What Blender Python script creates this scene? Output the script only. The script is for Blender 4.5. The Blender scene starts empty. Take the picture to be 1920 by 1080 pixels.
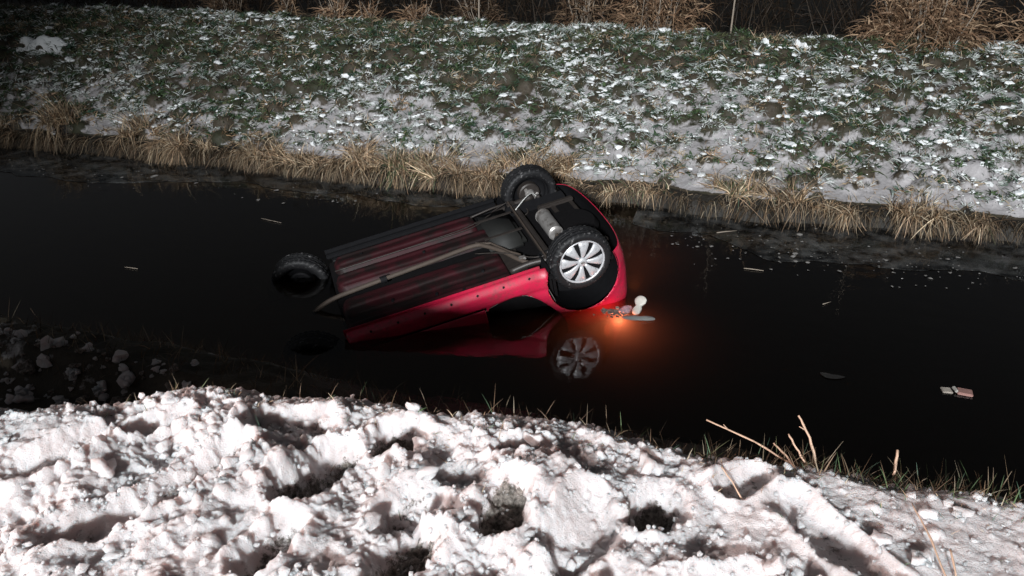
import bpy, bmesh, math, random
import numpy as np
from mathutils import Matrix, Vector

rng = np.random.default_rng(7)
random.seed(7)
scene = bpy.context.scene
COL = scene.collection
rad = math.radians

# ------------------------------------------------------------------ camera
cam_d = bpy.data.cameras.new('camera')
cam_d.sensor_width = 36.0
cam_d.lens = 36.0 * 1478.0 / 1920.0
cam_d.clip_start = 0.05
cam_d.clip_end = 500
cam = bpy.data.objects.new('camera', cam_d)
COL.objects.link(cam)
cam.location = (0, 0, 3.4835)
cam.rotation_euler = (rad(90 - 26), 0, rad(16.2))
scene.camera = cam

# ------------------------------------------------------------------ night sky
world = bpy.data.worlds.new('World')
scene.world = world
world.use_nodes = True
wn = world.node_tree.nodes
wl = world.node_tree.links
sky = wn.new('ShaderNodeTexSky')
sky.sky_type = 'NISHITA'
sky.sun_disc = False
sky.sun_elevation = rad(30)
sky.sun_rotation = rad(215)
hs = wn.new('ShaderNodeHueSaturation')
hs.inputs['Saturation'].default_value = 0.25
wl.new(sky.outputs[0], hs.inputs['Color'])
wl.new(hs.outputs[0], wn['Background'].inputs['Color'])
wn['Background'].inputs['Strength'].default_value = 0.0125

# very weak moon-like sun from behind the camera
sun_d = bpy.data.lights.new('sun', 'SUN')
sun_d.energy = 0.012
sun_d.angle = rad(0.5)
sun_d.color = (0.85, 0.92, 1.0)
sun = bpy.data.objects.new('sun', sun_d)
COL.objects.link(sun)
sun.rotation_euler = (rad(55), 0, rad(-35))

# the two lamps that light the picture: a floodlight on the mast of a rescue vehicle behind the photographer,
# and the headlight of a car standing on the verge to the left
def spot(name, loc, target, energy, color, size, blend, soft):
    ld_ = bpy.data.lights.new(name, 'SPOT')
    ld_.energy = energy; ld_.color = color; ld_.shadow_soft_size = soft
    ld_.spot_size = rad(size); ld_.spot_blend = blend
    o = bpy.data.objects.new(name, ld_); COL.objects.link(o)
    o.location = loc
    o.rotation_euler = (Vector(target) - Vector(loc)).to_track_quat('-Z', 'Y').to_euler()
    return o


spot('mast_floodlight', (3.2, -28.0, 13.7), (-0.6, 10.3, 0.5), 98000, (0.95, 0.98, 1.0), 34, 0.95, 1.1)
spot('headlight', (-11.0, -0.6, 5.0), (-0.6, 1.75, 1.7), 5000, (1.0, 0.80, 0.75), 26, 0.55, 0.85)

vs = scene.view_settings
vs.view_transform = 'Standard'
vs.look = 'None'
vs.exposure = 0.0
vs.gamma = 1.0
vs.use_curve_mapping = False
cy = scene.cycles
cy.max_bounces = 8
cy.diffuse_bounces = 5
cy.glossy_bounces = 4
cy.transmission_bounces = 4
cy.transparent_max_bounces = 12
cy.volume_bounces = 1
cy.caustics_reflective = False
cy.caustics_refractive = False
cy.sample_clamp_indirect = 4.0


# ------------------------------------------------------------------ helpers
def tag(o, label=None, cat=None, group=None, kind=None):
    for k, v in (('label', label), ('category', cat), ('group', group), ('kind', kind)):
        if v:
            o[k] = v
    return o


def link(name, me, mat=None, parent=None):
    o = bpy.data.objects.new(name, me)
    COL.objects.link(o)
    if mat is not None:
        me.materials.append(mat)
    if parent is not None:
        o.parent = parent
    return o


def empty(name, loc=(0, 0, 0)):
    o = bpy.data.objects.new(name, None)
    COL.objects.link(o)
    o.location = loc
    o.empty_display_size = 0.1
    return o


def np_mesh(name, V, F, C=None, smooth=False, attrs=None):
    """V (n,3), F (m,k) all faces of k corners, C (n,3) vertex colour."""
    V = np.asarray(V, np.float32)
    F = np.asarray(F, np.int32)
    me = bpy.data.meshes.new(name)
    m, k = F.shape
    me.vertices.add(len(V))
    me.vertices.foreach_set('co', V.ravel())
    me.loops.add(m * k)
    me.loops.foreach_set('vertex_index', F.ravel())
    me.polygons.add(m)
    me.polygons.foreach_set('loop_start', np.arange(0, m * k, k, dtype=np.int32))
    me.polygons.foreach_set('loop_total', np.full(m, k, np.int32))
    me.polygons.foreach_set('use_smooth', np.full(m, smooth, bool))
    me.update(calc_edges=True)
    if C is not None:
        a = me.color_attributes.new('Col', 'FLOAT_COLOR', 'POINT')
        C4 = np.ones((len(V), 4), np.float32)
        C4[:, :3] = C
        a.data.foreach_set('color', C4.ravel())
    for n, arr in (attrs or {}).items():
        a = me.attributes.new(n, 'FLOAT', 'POINT')
        a.data.foreach_set('value', np.asarray(arr, np.float32).ravel())
    return me


def grid_faces(nx, ny):
    i, j = np.meshgrid(np.arange(nx - 1), np.arange(ny - 1), indexing='ij')
    a = i * ny + j
    return np.stack([a, a + ny, a + ny + 1, a + 1], -1).reshape(-1, 4)


def sstep(a, b, x):
    t = np.clip((x - a) / (b - a), 0, 1)
    return t * t * (3 - 2 * t)


def _hash(ix, iy, s):
    h = (ix.astype(np.int64) * 374761393 + iy.astype(np.int64) * 668265263 + s * 982451653) & 0xFFFFFFFF
    h = ((h ^ (h >> 13)) * 1274126177) & 0xFFFFFFFF
    return ((h ^ (h >> 16)) & 0xFFFFFF) / float(0xFFFFFF)


def vnoise(x, y, s=0):
    x = np.asarray(x, float); y = np.asarray(y, float)
    ix = np.floor(x); iy = np.floor(y)
    fx = x - ix; fy = y - iy
    fx = fx * fx * (3 - 2 * fx); fy = fy * fy * (3 - 2 * fy)
    ix = ix.astype(np.int64); iy = iy.astype(np.int64)
    a = _hash(ix, iy, s); b = _hash(ix + 1, iy, s); c = _hash(ix, iy + 1, s); d = _hash(ix + 1, iy + 1, s)
    return (a * (1 - fx) + b * fx) * (1 - fy) + (c * (1 - fx) + d * fx) * fy


def fbm(x, y, o=4, s=0):
    t = 0; a = 0.5; n = 0
    for k in range(o):
        t = t + a * vnoise(x * 2 ** k, y * 2 ** k, s + 17 * k); n += a; a *= 0.5
    return t / n * 2 - 1


_bm = bmesh.new(); bmesh.ops.create_icosphere(_bm, subdivisions=2, radius=1.0)
ICO2_V = np.array([v.co[:] for v in _bm.verts]); ICO2_F = np.array([[v.index for v in f.verts] for f in _bm.faces]); _bm.free()
_bm = bmesh.new(); bmesh.ops.create_icosphere(_bm, subdivisions=1, radius=1.0)
ICO_V = np.array([v.co[:] for v in _bm.verts]); ICO_F = np.array([[v.index for v in f.verts] for f in _bm.faces]); _bm.free()


def lumps(P, Rr, squash=0.8, rough=0.35, fine=False):
    """irregular lumps at P (n,3), radius Rr (n,)"""
    IV, IF = (ICO2_V, ICO2_F) if fine else (ICO_V, ICO_F)
    n = len(P); k = len(IV)
    sc = 1 + rough * (rng.random((n, k, 1)) - 0.5)
    if fine:                                   # coherent lobes as well as small roughness
        lob = rng.normal(size=(n, 5, 3)); lob /= np.linalg.norm(lob, axis=-1, keepdims=True)
        dd = np.einsum('kd,nld->nkl', IV, lob)
        sc = 1 + 0.4 * rough * (rng.random((n, k, 1)) - 0.5) + 0.45 * rough * (np.sin(dd * 4.2).sum(-1, keepdims=True) / 2.2)
    V = IV[None] * sc
    ax = 1 + 0.5 * (rng.random((n, 1, 3)) - 0.5)
    V = V * ax
    q = rng.normal(size=(n, 4)); q /= np.linalg.norm(q, axis=1, keepdims=True)
    w, x, y, z = q.T
    Rm = np.stack([1 - 2 * (y * y + z * z), 2 * (x * y - w * z), 2 * (x * z + w * y),
                   2 * (x * y + w * z), 1 - 2 * (x * x + z * z), 2 * (y * z - w * x),
                   2 * (x * z - w * y), 2 * (y * z + w * x), 1 - 2 * (x * x + y * y)], -1).reshape(n, 3, 3)
    V = np.einsum('nij,nkj->nki', Rm, V)
    V[..., 2] *= squash
    V = V * Rr[:, None, None] + P[:, None, :]
    F = IF[None] + (np.arange(n) * k)[:, None, None]
    return V.reshape(-1, 3), F.reshape(-1, 3), k


def blades(P, D, L, W, droop, nseg=3, C=None, tipC=None, side=None, curl=None):
    """curved ribbons: root P (n,3), unit direction D (n,3), length, width, droop (n,)"""
    n = len(P)
    t = np.linspace(0, 1, nseg + 1)[None, :, None]
    g = np.zeros((n, 1, 3)); g[..., 2] = -1
    pos = P[:, None] + L[:, None, None] * (D[:, None] * t + g * (droop[:, None, None] * t * t))
    if curl is not None:
        pos = pos + L[:, None, None] * curl[:, None] * t * t
    if side is None:
        a = rng.random(n) * 2 * np.pi
        side = np.stack([np.cos(a), np.sin(a), np.zeros(n)], -1)
        side = np.cross(D, side + [0, 0, 0.3]); side /= np.linalg.norm(side, axis=1, keepdims=True) + 1e-9
    wd = (W[:, None, None] * 0.5) * (1 - 0.88 * t ** 1.7)
    A = pos - side[:, None] * wd; B = pos + side[:, None] * wd
    V = np.stack([A, B], 2).reshape(-1, 3)
    base = (np.arange(n) * (nseg + 1) * 2)[:, None] + (np.arange(nseg) * 2)[None]
    F = np.stack([base, base + 1, base + 3, base + 2], -1).reshape(-1, 4)
    if C is None:
        return V, F, None
    tc = C if tipC is None else tipC
    CC = C[:, None] * (1 - t) + tc[:, None] * t
    CC = np.repeat(CC[:, :, None], 2, 2).reshape(-1, 3)
    return V, F, CC


def cat_geo(parts):
    Vs, Fs, Cs = [], [], []
    off = 0
    for V, F, C in parts:
        Vs.append(V); Fs.append(F + off); Cs.append(C); off += len(V)
    return np.concatenate(Vs), np.concatenate(Fs), np.concatenate(Cs)


def randdir(n, up=1.0, spread=0.6):
    a = rng.random(n) * 2 * np.pi
    s = spread * np.sqrt(rng.random(n))
    D = np.stack([np.cos(a) * s, np.sin(a) * s, np.full(n, up)], -1)
    return D / np.linalg.norm(D, axis=1, keepdims=True)


# ------------------------------------------------------------------ materials
def mat(name):
    m = bpy.data.materials.new(name)
    m.use_nodes = True
    return m, m.node_tree.nodes, m.node_tree.links, m.node_tree.nodes['Principled BSDF']


def noise(N, Lk, scale, detail=4, rough=0.55, obj=True, vec=None):
    n = N.new('ShaderNodeTexNoise')
    n.inputs['Scale'].default_value = scale
    n.inputs['Detail'].default_value = detail
    n.inputs['Roughness'].default_value = rough
    if vec is None:
        tc = N.new('ShaderNodeTexCoord')
        vec = tc.outputs['Object']
    Lk.new(vec, n.inputs['Vector'])
    return n


def ramp(N, Lk, src, stops):
    r = N.new('ShaderNodeValToRGB')
    e = r.color_ramp.elements
    while len(e) < len(stops):
        e.new(0.5)
    for el, (p, c) in zip(e, stops):
        el.position = p
        el.color = (c, c, c, 1) if isinstance(c, (int, float)) else (*c, 1)
    Lk.new(src, r.inputs[0])
    return r


def mixc(N, Lk, fac, a, b, mode='MIX'):
    m = N.new('ShaderNodeMix'); m.data_type = 'RGBA'; m.blend_type = mode
    for sock, v in ((m.inputs[0], fac), (m.inputs[6], a), (m.inputs[7], b)):
        if isinstance(v, (int, float)):
            sock.default_value = v
        elif isinstance(v, tuple):
            sock.default_value = (*v, 1)
        else:
            Lk.new(v, sock)
    return m.outputs[2]


def bump(N, Lk, B, src, strength, dist):
    b = N.new('ShaderNodeBump')
    b.inputs['Strength'].default_value = strength
    b.inputs['Distance'].default_value = dist
    Lk.new(src, b.inputs['Height'])
    Lk.new(b.outputs[0], B.inputs['Normal'])
    return b


def snow_near_material():
    m, N, Lk, B = mat('old_road_snow')
    at = N.new('ShaderNodeAttribute'); at.attribute_name = 'dirt'
    n1 = noise(N, Lk, 9, 6, 0.6)
    n2 = noise(N, Lk, 70, 5, 0.65)
    n3 = noise(N, Lk, 38, 4, 0.7)
    # grubby tint in patches, soil where the boots went through
    tint = mixc(N, Lk, ramp(N, Lk, n1.outputs[0], [(0.42, 0.0), (0.68, 0.75)]).outputs[0], (0.70, 0.655, 0.655), (0.56, 0.485, 0.475))
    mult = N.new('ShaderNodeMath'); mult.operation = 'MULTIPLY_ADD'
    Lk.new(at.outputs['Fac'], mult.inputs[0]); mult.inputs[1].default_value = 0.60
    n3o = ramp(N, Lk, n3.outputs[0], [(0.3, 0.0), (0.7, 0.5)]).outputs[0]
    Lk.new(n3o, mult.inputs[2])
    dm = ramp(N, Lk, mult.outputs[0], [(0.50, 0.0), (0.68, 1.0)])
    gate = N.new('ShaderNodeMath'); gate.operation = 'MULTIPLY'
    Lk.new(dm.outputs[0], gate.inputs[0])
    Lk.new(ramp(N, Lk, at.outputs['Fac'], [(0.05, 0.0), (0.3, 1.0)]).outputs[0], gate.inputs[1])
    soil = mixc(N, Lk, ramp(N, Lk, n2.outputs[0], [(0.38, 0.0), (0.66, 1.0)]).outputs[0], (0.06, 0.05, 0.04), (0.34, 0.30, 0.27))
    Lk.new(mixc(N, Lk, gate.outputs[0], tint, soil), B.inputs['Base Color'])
    B.inputs['Roughness'].default_value = 0.42
    B.inputs['Specular IOR Level'].default_value = 0.45
    B.inputs['Subsurface Weight'].default_value = 0.85
    B.inputs['Subsurface Radius'].default_value = (1.0, 0.8, 0.75)
    B.inputs['Subsurface Scale'].default_value = 0.05
    nb = noise(N, Lk, 190, 5, 0.7)
    mm = N.new('ShaderNodeMath'); mm.operation = 'ADD'
    Lk.new(nb.outputs[0], mm.inputs[0]); Lk.new(n2.outputs[0], mm.inputs[1])
    bump(N, Lk, B, mm.outputs[0], 0.8, 0.014)
    return m


def simple(name, col, rough=0.6, metal=0.0, nscale=30, var=0.4, bumpd=0.002, spec=0.5, coat=0.0, dirt=None):
    m, N, Lk, B = mat(name)
    n1 = noise(N, Lk, nscale, 5, 0.6)
    dark = tuple(c * (1 - var) for c in col); lite = tuple(min(1, c * (1 + var)) for c in col)
    c = mixc(N, Lk, n1.outputs[0], dark, lite)
    if dirt:
        n2 = noise(N, Lk, dirt[1], 6, 0.65)
        c = mixc(N, Lk, ramp(N, Lk, n2.outputs[0], [(dirt[2], 0.0), (dirt[2] + 0.15, dirt[3])]).outputs[0], c, dirt[0])
    Lk.new(c, B.inputs['Base Color'])
    B.inputs['Roughness'].default_value = rough
    B.inputs['Metallic'].default_value = metal
    B.inputs['Specular IOR Level'].default_value = spec
    B.inputs['Coat Weight'].default_value = coat
    if bumpd:
        bump(N, Lk, B, n1.outputs[0], 0.4, bumpd)
    return m


def leaf_material(name, trans=0.25, rough=0.6):
    m, N, Lk, B = mat(name)
    at = N.new('ShaderNodeAttribute'); at.attribute_name = 'Col'
    Lk.new(at.outputs['Color'], B.inputs['Base Color'])
    B.inputs['Roughness'].default_value = rough
    B.inputs['Specular IOR Level'].default_value = 0.3
    tr = N.new('ShaderNodeBsdfTranslucent')
    Lk.new(at.outputs['Color'], tr.inputs['Color'])
    mx = N.new('ShaderNodeMixShader'); mx.inputs[0].default_value = trans
    Lk.new(B.outputs[0], mx.inputs[1]); Lk.new(tr.outputs[0], mx.inputs[2])
    Lk.new(mx.outputs[0], N['Material Output'].inputs['Surface'])
    return m


def soil_snow_material(name, snow_lo, snow_hi, scale, thin=(0.42, 0.39, 0.39), green=(0.035, 0.055, 0.022)):
    """thin snow broken up by soil, dead leaves and turf; 'snow' attribute raises or lowers the cover"""
    m, N, Lk, B = mat(name)
    at = N.new('ShaderNodeAttribute'); at.attribute_name = 'snow'
    n1 = noise(N, Lk, scale, 6, 0.62)
    n2 = noise(N, Lk, scale * 6, 5, 0.6)
    n3 = noise(N, Lk, 2.0, 4, 0.6)
    ad = N.new('ShaderNodeMath'); ad.operation = 'ADD'
    Lk.new(n1.outputs[0], ad.inputs[0]); Lk.new(at.outputs['Fac'], ad.inputs[1])
    msk = ramp(N, Lk, ad.outputs[0], [(snow_lo, 0.0), (snow_hi, 1.0)])
    soil = mixc(N, Lk, n2.outputs[0], (0.022, 0.018, 0.013), (0.085, 0.068, 0.048))
    turf = mixc(N, Lk, ramp(N, Lk, n3.outputs[0], [(0.45, 0.0), (0.6, 0.6)]).outputs[0], soil, green)
    of = N.new('ShaderNodeMath'); of.operation = 'ADD'; of.inputs[1].default_value = 0.7
    Lk.new(at.outputs['Fac'], of.inputs[0])
    turf = mixc(N, Lk, ramp(N, Lk, of.outputs[0], [(0.12, 0.9), (0.36, 0.0)]).outputs[0], turf, (0.009, 0.0075, 0.006))      # near-black where the snow attribute is lowest
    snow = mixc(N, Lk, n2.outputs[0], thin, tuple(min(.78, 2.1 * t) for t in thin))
    Lk.new(mixc(N, Lk, msk.outputs[0], turf, snow), B.inputs['Base Color'])
    B.inputs['Roughness'].default_value = 0.6
    B.inputs['Specular IOR Level'].default_value = 0.3
    bump(N, Lk, B, n2.outputs[0], 0.6, 0.02)
    return m


def water_material():
    m, N, Lk, B = mat('ditch_water')
    N.remove(B)
    fr = N.new('ShaderNodeFresnel'); fr.inputs['IOR'].default_value = 1.34
    gl = N.new('ShaderNodeBsdfGlossy'); gl.inputs['Roughness'].default_value = 0.015
    gl.inputs['Color'].default_value = (1, 1, 1, 1)
    tr = N.new('ShaderNodeBsdfTransparent')
    tr.inputs['Color'].default_value = (0.82, 0.76, 0.68, 1)
    mx = N.new('ShaderNodeMixShader')
    tc = N.new('ShaderNodeTexCoord')
    mp = N.new('ShaderNodeMapping'); mp.inputs['Scale'].default_value = (1, 1.6, 1)
    Lk.new(tc.outputs['Object'], mp.inputs['Vector'])
    nz = noise(N, Lk, 3.2, 3, 0.5, vec=mp.outputs[0])
    b = N.new('ShaderNodeBump'); b.inputs['Strength'].default_value = 0.075; b.inputs['Distance'].default_value = 0.05
    Lk.new(nz.outputs[0], b.inputs['Height'])
    Lk.new(b.outputs[0], gl.inputs['Normal'])
    Lk.new(fr.outputs[0], mx.inputs[0]); Lk.new(tr.outputs[0], mx.inputs[1]); Lk.new(gl.outputs[0], mx.inputs[2])
    Lk.new(mx.outputs[0], N['Material Output'].inputs['Surface'])
    vol = N.new('ShaderNodeVolumePrincipled')
    vol.inputs['Color'].default_value = (0.60, 0.49, 0.37, 1)
    vol.inputs['Density'].default_value = 3.0
    vol.inputs['Anisotropy'].default_value = 0.25
    Lk.new(vol.outputs[0], N['Material Output'].inputs['Volume'])
    return m


def ice_material():
    m, N, Lk, B = mat('thin_ice')
    n1 = noise(N, Lk, 5, 8, 0.7)
    n2 = noise(N, Lk, 1.3, 4, 0.6)
    mu = N.new('ShaderNodeMath'); mu.operation = 'MULTIPLY'
    Lk.new(ramp(N, Lk, n1.outputs[0], [(0.42, 0.02), (0.66, 0.32)]).outputs[0], mu.inputs[0])
    Lk.new(ramp(N, Lk, n2.outputs[0], [(0.40, 0.25), (0.65, 1.0)]).outputs[0], mu.inputs[1])
    B.inputs['Base Color'].default_value = (0.36, 0.36, 0.35, 1)
    B.inputs['Roughness'].default_value = 0.5
    tr = N.new('ShaderNodeBsdfTransparent')
    mx = N.new('ShaderNodeMixShader')
    Lk.new(mu.outputs[0], mx.inputs[0])
    gl = N.new('ShaderNodeBsdfGlossy'); gl.inputs['Roughness'].default_value = 0.03
    fr = N.new('ShaderNodeFresnel'); fr.inputs['IOR'].default_value = 1.31
    m2 = N.new('ShaderNodeMixShader')
    bb = N.new('ShaderNodeBump'); bb.inputs['Strength'].default_value = 0.10; bb.inputs['Distance'].default_value = 0.02
    Lk.new(n1.outputs[0], bb.inputs['Height']); Lk.new(bb.outputs[0], gl.inputs['Normal'])
    Lk.new(fr.outputs[0], m2.inputs[0]); Lk.new(tr.outputs[0], m2.inputs[1]); Lk.new(gl.outputs[0], m2.inputs[2])
    Lk.new(m2.outputs[0], mx.inputs[1]); Lk.new(B.outputs[0], mx.inputs[2])
    Lk.new(mx.outputs[0], N['Material Output'].inputs['Surface'])
    return m


def car_paint():
    m, N, Lk, B = mat('red_car_paint')
    n1 = noise(N, Lk, 3, 6, 0.65)
    n2 = noise(N, Lk, 22, 5, 0.7)
    ad = N.new('ShaderNodeMath'); ad.operation = 'MULTIPLY'
    Lk.new(ramp(N, Lk, n1.outputs[0], [(0.36, 0.0), (0.64, 1.0)]).outputs[0], ad.inputs[0])
    Lk.new(ramp(N, Lk, n2.outputs[0], [(0.35, 0.1), (0.66, 0.95)]).outputs[0], ad.inputs[1])
    Lk.new(mixc(N, Lk, ad.outputs[0], (0.60, 0.014, 0.062), (0.17, 0.035, 0.04)), B.inputs['Base Color'])
    Lk.new(ramp(N, Lk, ad.outputs[0], [(0.0, 0.32), (0.6, 0.55)]).outputs[0], B.inputs['Roughness'])
    B.inputs['Coat Weight'].default_value = 0.6
    B.inputs['Coat Roughness'].default_value = 0.12
    B.inputs['Metallic'].default_value = 0.0
    return m


M = dict(
    snow=snow_near_material(),
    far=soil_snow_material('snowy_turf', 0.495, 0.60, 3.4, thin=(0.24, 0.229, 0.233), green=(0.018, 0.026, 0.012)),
    slope=soil_snow_material('ditch_slope_soil', 0.50, 0.62, 5.0, green=(0.03, 0.026, 0.018)),
    field=soil_snow_material('snowy_field', 0.42, 0.6, 0.7),
    mud=simple('ditch_mud', (0.045, 0.036, 0.026), 0.7),
    leaf=leaf_material('weed_leaves', 0.2),
    straw=leaf_material('dry_straw', 0.25),
    cap=simple('frozen_snow_cap', (0.84, 0.86, 0.87), 0.55, nscale=14, var=0.10, bumpd=0.008, spec=0.35),
    water=water_material(), ice=ice_material(), paint=car_paint(),
    pan=simple('dirty_red_underbody', (0.032, 0.005, 0.0075), 0.6, nscale=3, var=0.5, spec=.25, dirt=((0.008, 0.006, 0.0055), 3.2, 0.42, 0.9)),
    black=simple('black_plastic_and_shade', (0.007, 0.007, 0.008), 0.65, nscale=25, var=0.4, spec=.14),  # plastic parts; also blackens the far sill and front wheels for shade
    cabin=simple('dark_cabin_lining', (0.008, 0.0075, 0.008), 0.9, spec=.05),
    tyre=simple('wet_tyre_rubber', (0.010, 0.010, 0.011), 0.6, nscale=60, var=0.5, spec=.35, dirt=((0.26, 0.25, 0.25), 22, 0.58, 0.75)),
    silver=simple('silver_hubcap', (0.62, 0.62, 0.64), 0.38, 0.35, nscale=40, var=0.1, bumpd=0.0, dirt=((0.08, 0.07, 0.065), 20, 0.55, 0.8)),
    steel=simple('dull_steel', (0.42, 0.40, 0.385), 0.42, 0.6, nscale=14, var=0.3, dirt=((0.09, 0.07, 0.055), 9, 0.5, 0.8)),
    pipe=simple('rusty_exhaust_steel', (0.06, 0.044, 0.034), 0.75, 0.0, nscale=16, var=0.35),
    axle=simple('grimy_axle_steel', (0.034, 0.028, 0.025), 0.5, 0.2, nscale=20, var=0.5),
    grey=simple('pale_grey_plastic', (0.52, 0.52, 0.50), 0.5, nscale=40, var=0.1, bumpd=0.0005),
    foam=simple('off_white_foam', (0.66, 0.63, 0.57), 0.5, nscale=50, var=0.1, bumpd=0.0008),
    twig=simple('dry_stalk', (0.42, 0.28, 0.20), 0.6, nscale=60, var=0.35),
    bark=simple('pale_bark', (0.27, 0.225, 0.18), 0.7, nscale=30, var=0.3),
    leafb=simple('brown_dead_leaf', (0.34, 0.30, 0.26), 0.6, nscale=30, var=0.4),
    red_print=simple('faded_red_print', (0.27, 0.15, 0.13), 0.5, nscale=20, var=0.25),
    white_print=simple('white_card', (0.40, 0.38, 0.35), 0.5, nscale=20, var=0.15),
)


# ------------------------------------------------------------------ terrain
def profile(pts):
    a = np.array(pts, float)
    return lambda y: np.interp(y, a[:, 0], a[:, 1])


# one wide sheet to the horizon, with the ditch in it
gp = [(-120, 1.55), (-3, 1.6), (0.5, 1.6), (0.9, 1.25), (1.9, 1.15), (4.6, -0.2), (6.0, -1.45), (8.6, -1.45), (9.5, -0.5), (9.75, 0.0),
      (12.4, 0.9), (13.4, 1.18), (14.5, 1.28), (20, 1.3), (60, 1.4), (220, 1.6)]
gx = np.concatenate([np.linspace(-220, -22, 12), np.linspace(-20, 12, 33), np.linspace(15, 220, 12)])
GX, GY = np.meshgrid(gx, np.array([p[0] for p in gp]), indexing='ij')
GZ = np.tile(np.array([p[1] for p in gp])[None], (len(gx), 1))
me = np_mesh('ground', np.stack([GX, GY, GZ], -1).reshape(-1, 3), grid_faces(len(gx), len(gp)), attrs={'snow': np.where(GY > 13, -0.7, -0.05)})
tag(link('ground', me, M['field']), kind='structure')

# near slope from the road verge down to the water
pr_main = profile([(1.3, 1.38), (2.0, 1.36), (2.3, 1.33), (2.6, 1.24), (3.2, 0.78), (3.9, 0.36), (4.5, 0.12), (4.78, 0.0), (5.2, -0.3), (6.2, -1.25)])
pr_left = profile([(1.3, 1.40), (1.75, 1.36), (2.05, 1.20), (2.4, 0.86), (2.9, 0.62), (3.35, 0.60), (3.52, 0.80), (3.9, 0.72), (4.4, 0.34), (4.8, 0.0), (5.2, -0.35), (6.2, -1.25)])


def slope_h(X, Y):
    L = sstep(-1.95, -2.7, X)
    yw = Y + 0.10 * fbm(X * 1.1, Y * 0 + 3.3, 3, 5)
    h = pr_main(yw) * (1 - L) + pr_left(yw) * L
    return h + 0.035 * fbm(X * 4, Y * 4, 4, 9) + 0.02 * fbm(X * 14, Y * 14, 3, 11)


sx = np.arange(-9, 6, 0.04); sy = np.arange(1.3, 6.0, 0.04)
SX, SY = np.meshgrid(sx, sy, indexing='ij')
SZ = slope_h(SX, SY)
sn = 0.10 * sstep(2.9, 2.4, SY) * sstep(-1.9, -1.4, SX) - 0.14 + 0.10 * sstep(-3.9, -4.6, SX) * sstep(4.2, 3.4, SY)
me = np_mesh('near_slope', np.stack([SX, SY, SZ], -1).reshape(-1, 3), grid_faces(len(sx), len(sy)), smooth=True, attrs={'snow': sn})
tag(link('near_slope', me, M['slope']), kind='structure')

# ploughed, trodden snow in front of the camera
crest_x = np.array([-4.6, -2.54, -2.37, -2.19, -2.05, -1.93, -1.79, -1.65, -1.38, -1.21, -1.01, -.81, -.69, -.4, -.2, -.01, .17, .35, .52, .68, .85, 1.03, 1.6, 2.2])
crest_y = np.array([1.62, 1.82, 1.90, 1.98, 2.11, 2.20, 2.22, 2.23, 2.31, 2.27, 2.30, 2.35, 2.36, 2.37, 2.36, 2.33, 2.34, 2.36, 2.36, 2.36, 2.37, 2.37, 2.40, 2.4])
RES = 0.0062
nx = np.arange(-4.3, 1.9, RES); ny = np.arange(0.75, 3.05, RES)
NX, NY = np.meshgrid(nx, ny, indexing='ij')
calm = sstep(-0.25, 0.35, NX + 0.35 * (NY - 2.0)) * sstep(1.7, 2.1, NY + 0.2 * NX)      # smoother snow to the right
inl = 0.12 + 0.88 * sstep(0.02, 0.35, np.interp(NX, crest_x, crest_y) - NY)      # keeps the crest line itself even
H0 = 1.755 - 0.012 * (NY - 1.0) + inl * ((0.085 - 0.04 * calm) * fbm(NX * 2.0, NY * 2.0, 3, 2) + (0.055 - 0.035 * calm) * fbm(NX * 5, NY * 5, 3, 4))
for (cx, cy_, r_, h_) in [(-1.93, 2.12, 0.17, 0.045), (-2.30, 1.82, 0.16, 0.05), (-1.72, 1.98, 0.12, 0.055), (-2.05, 1.75, 0.13, 0.03), (-0.93, 1.93, 0.10, 0.045),
                          (-0.72, 1.70, 0.09, 0.05), (-0.30, 2.03, 0.12, 0.05), (-1.42, 1.86, 0.10, 0.05), (-1.44, 1.62, 0.12, 0.04), (0.22, 1.98, 0.13, 0.045), (0.50, 1.85, 0.10, 0.05), (-0.85, 2.24, 0.10, 0.03), (0.02, 2.22, 0.07, 0.03)]:
    H0 += h_ * np.exp(-((NX - cx) ** 2 + (NY - cy_) ** 2) / (r_ * r_))
H0 += 0.52 * np.exp(-(((NX + 3.5) / 0.42) ** 2 + ((NY - 1.45) / 0.40) ** 2))      # unseen heap added left of the picture to shade the car's front
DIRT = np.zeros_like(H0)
foot = [  # x, y, length, width, direction (dx, dy), depth, soil
    (-1.63, 1.70, .46, .12, (.22, .62), .066, .35), (-1.24, 1.88, .36, .14, (.12, .5), .11, .62), (-1.20, 1.52, .26, .12, (.05, .5), .08, .45),
    (-1.06, 2.12, .22, .17, (.1, .5), .10, 1.0), (-.57, 1.87, .24, .15, (-.05, .5), .12, 1.0), (-.11, 2.02, .21, .15, (.25, .5), .10, .85),
    (-.87, 1.78, .24, .14, (.2, .5), .08, .3), (-1.48, 2.10, .30, .13, (.6, .25), .05, .25), (-.31, 1.85, .30, .15, (.1, .5), .05, .1),
    (.16, 2.23, .20, .10, (.4, .4), .045, .3), (.44, 2.02, .46, .13, (.35, -.42), .036, .2), (-.80, 1.60, .24, .14, (.2, .5), .10, .8),
    (-2.12, 1.66, .34, .13, (.3, .6), .045, .15), (-.36, 1.60, .30, .15, (.3, .5), .06, .5), (-2.45, 1.50, .30, .13, (.3, .5), .06, .1), (.10, 1.74, .30, .12, (.6, .2), .05, .1),
    (-1.78, 1.42, .30, .13, (.4, .5), .07, .2), (-1.93, 1.93, .24, .09, (.5, .5), .05, .1), (-.60, 2.19, .20, .09, (.6, .2), .05, .4)]
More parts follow.
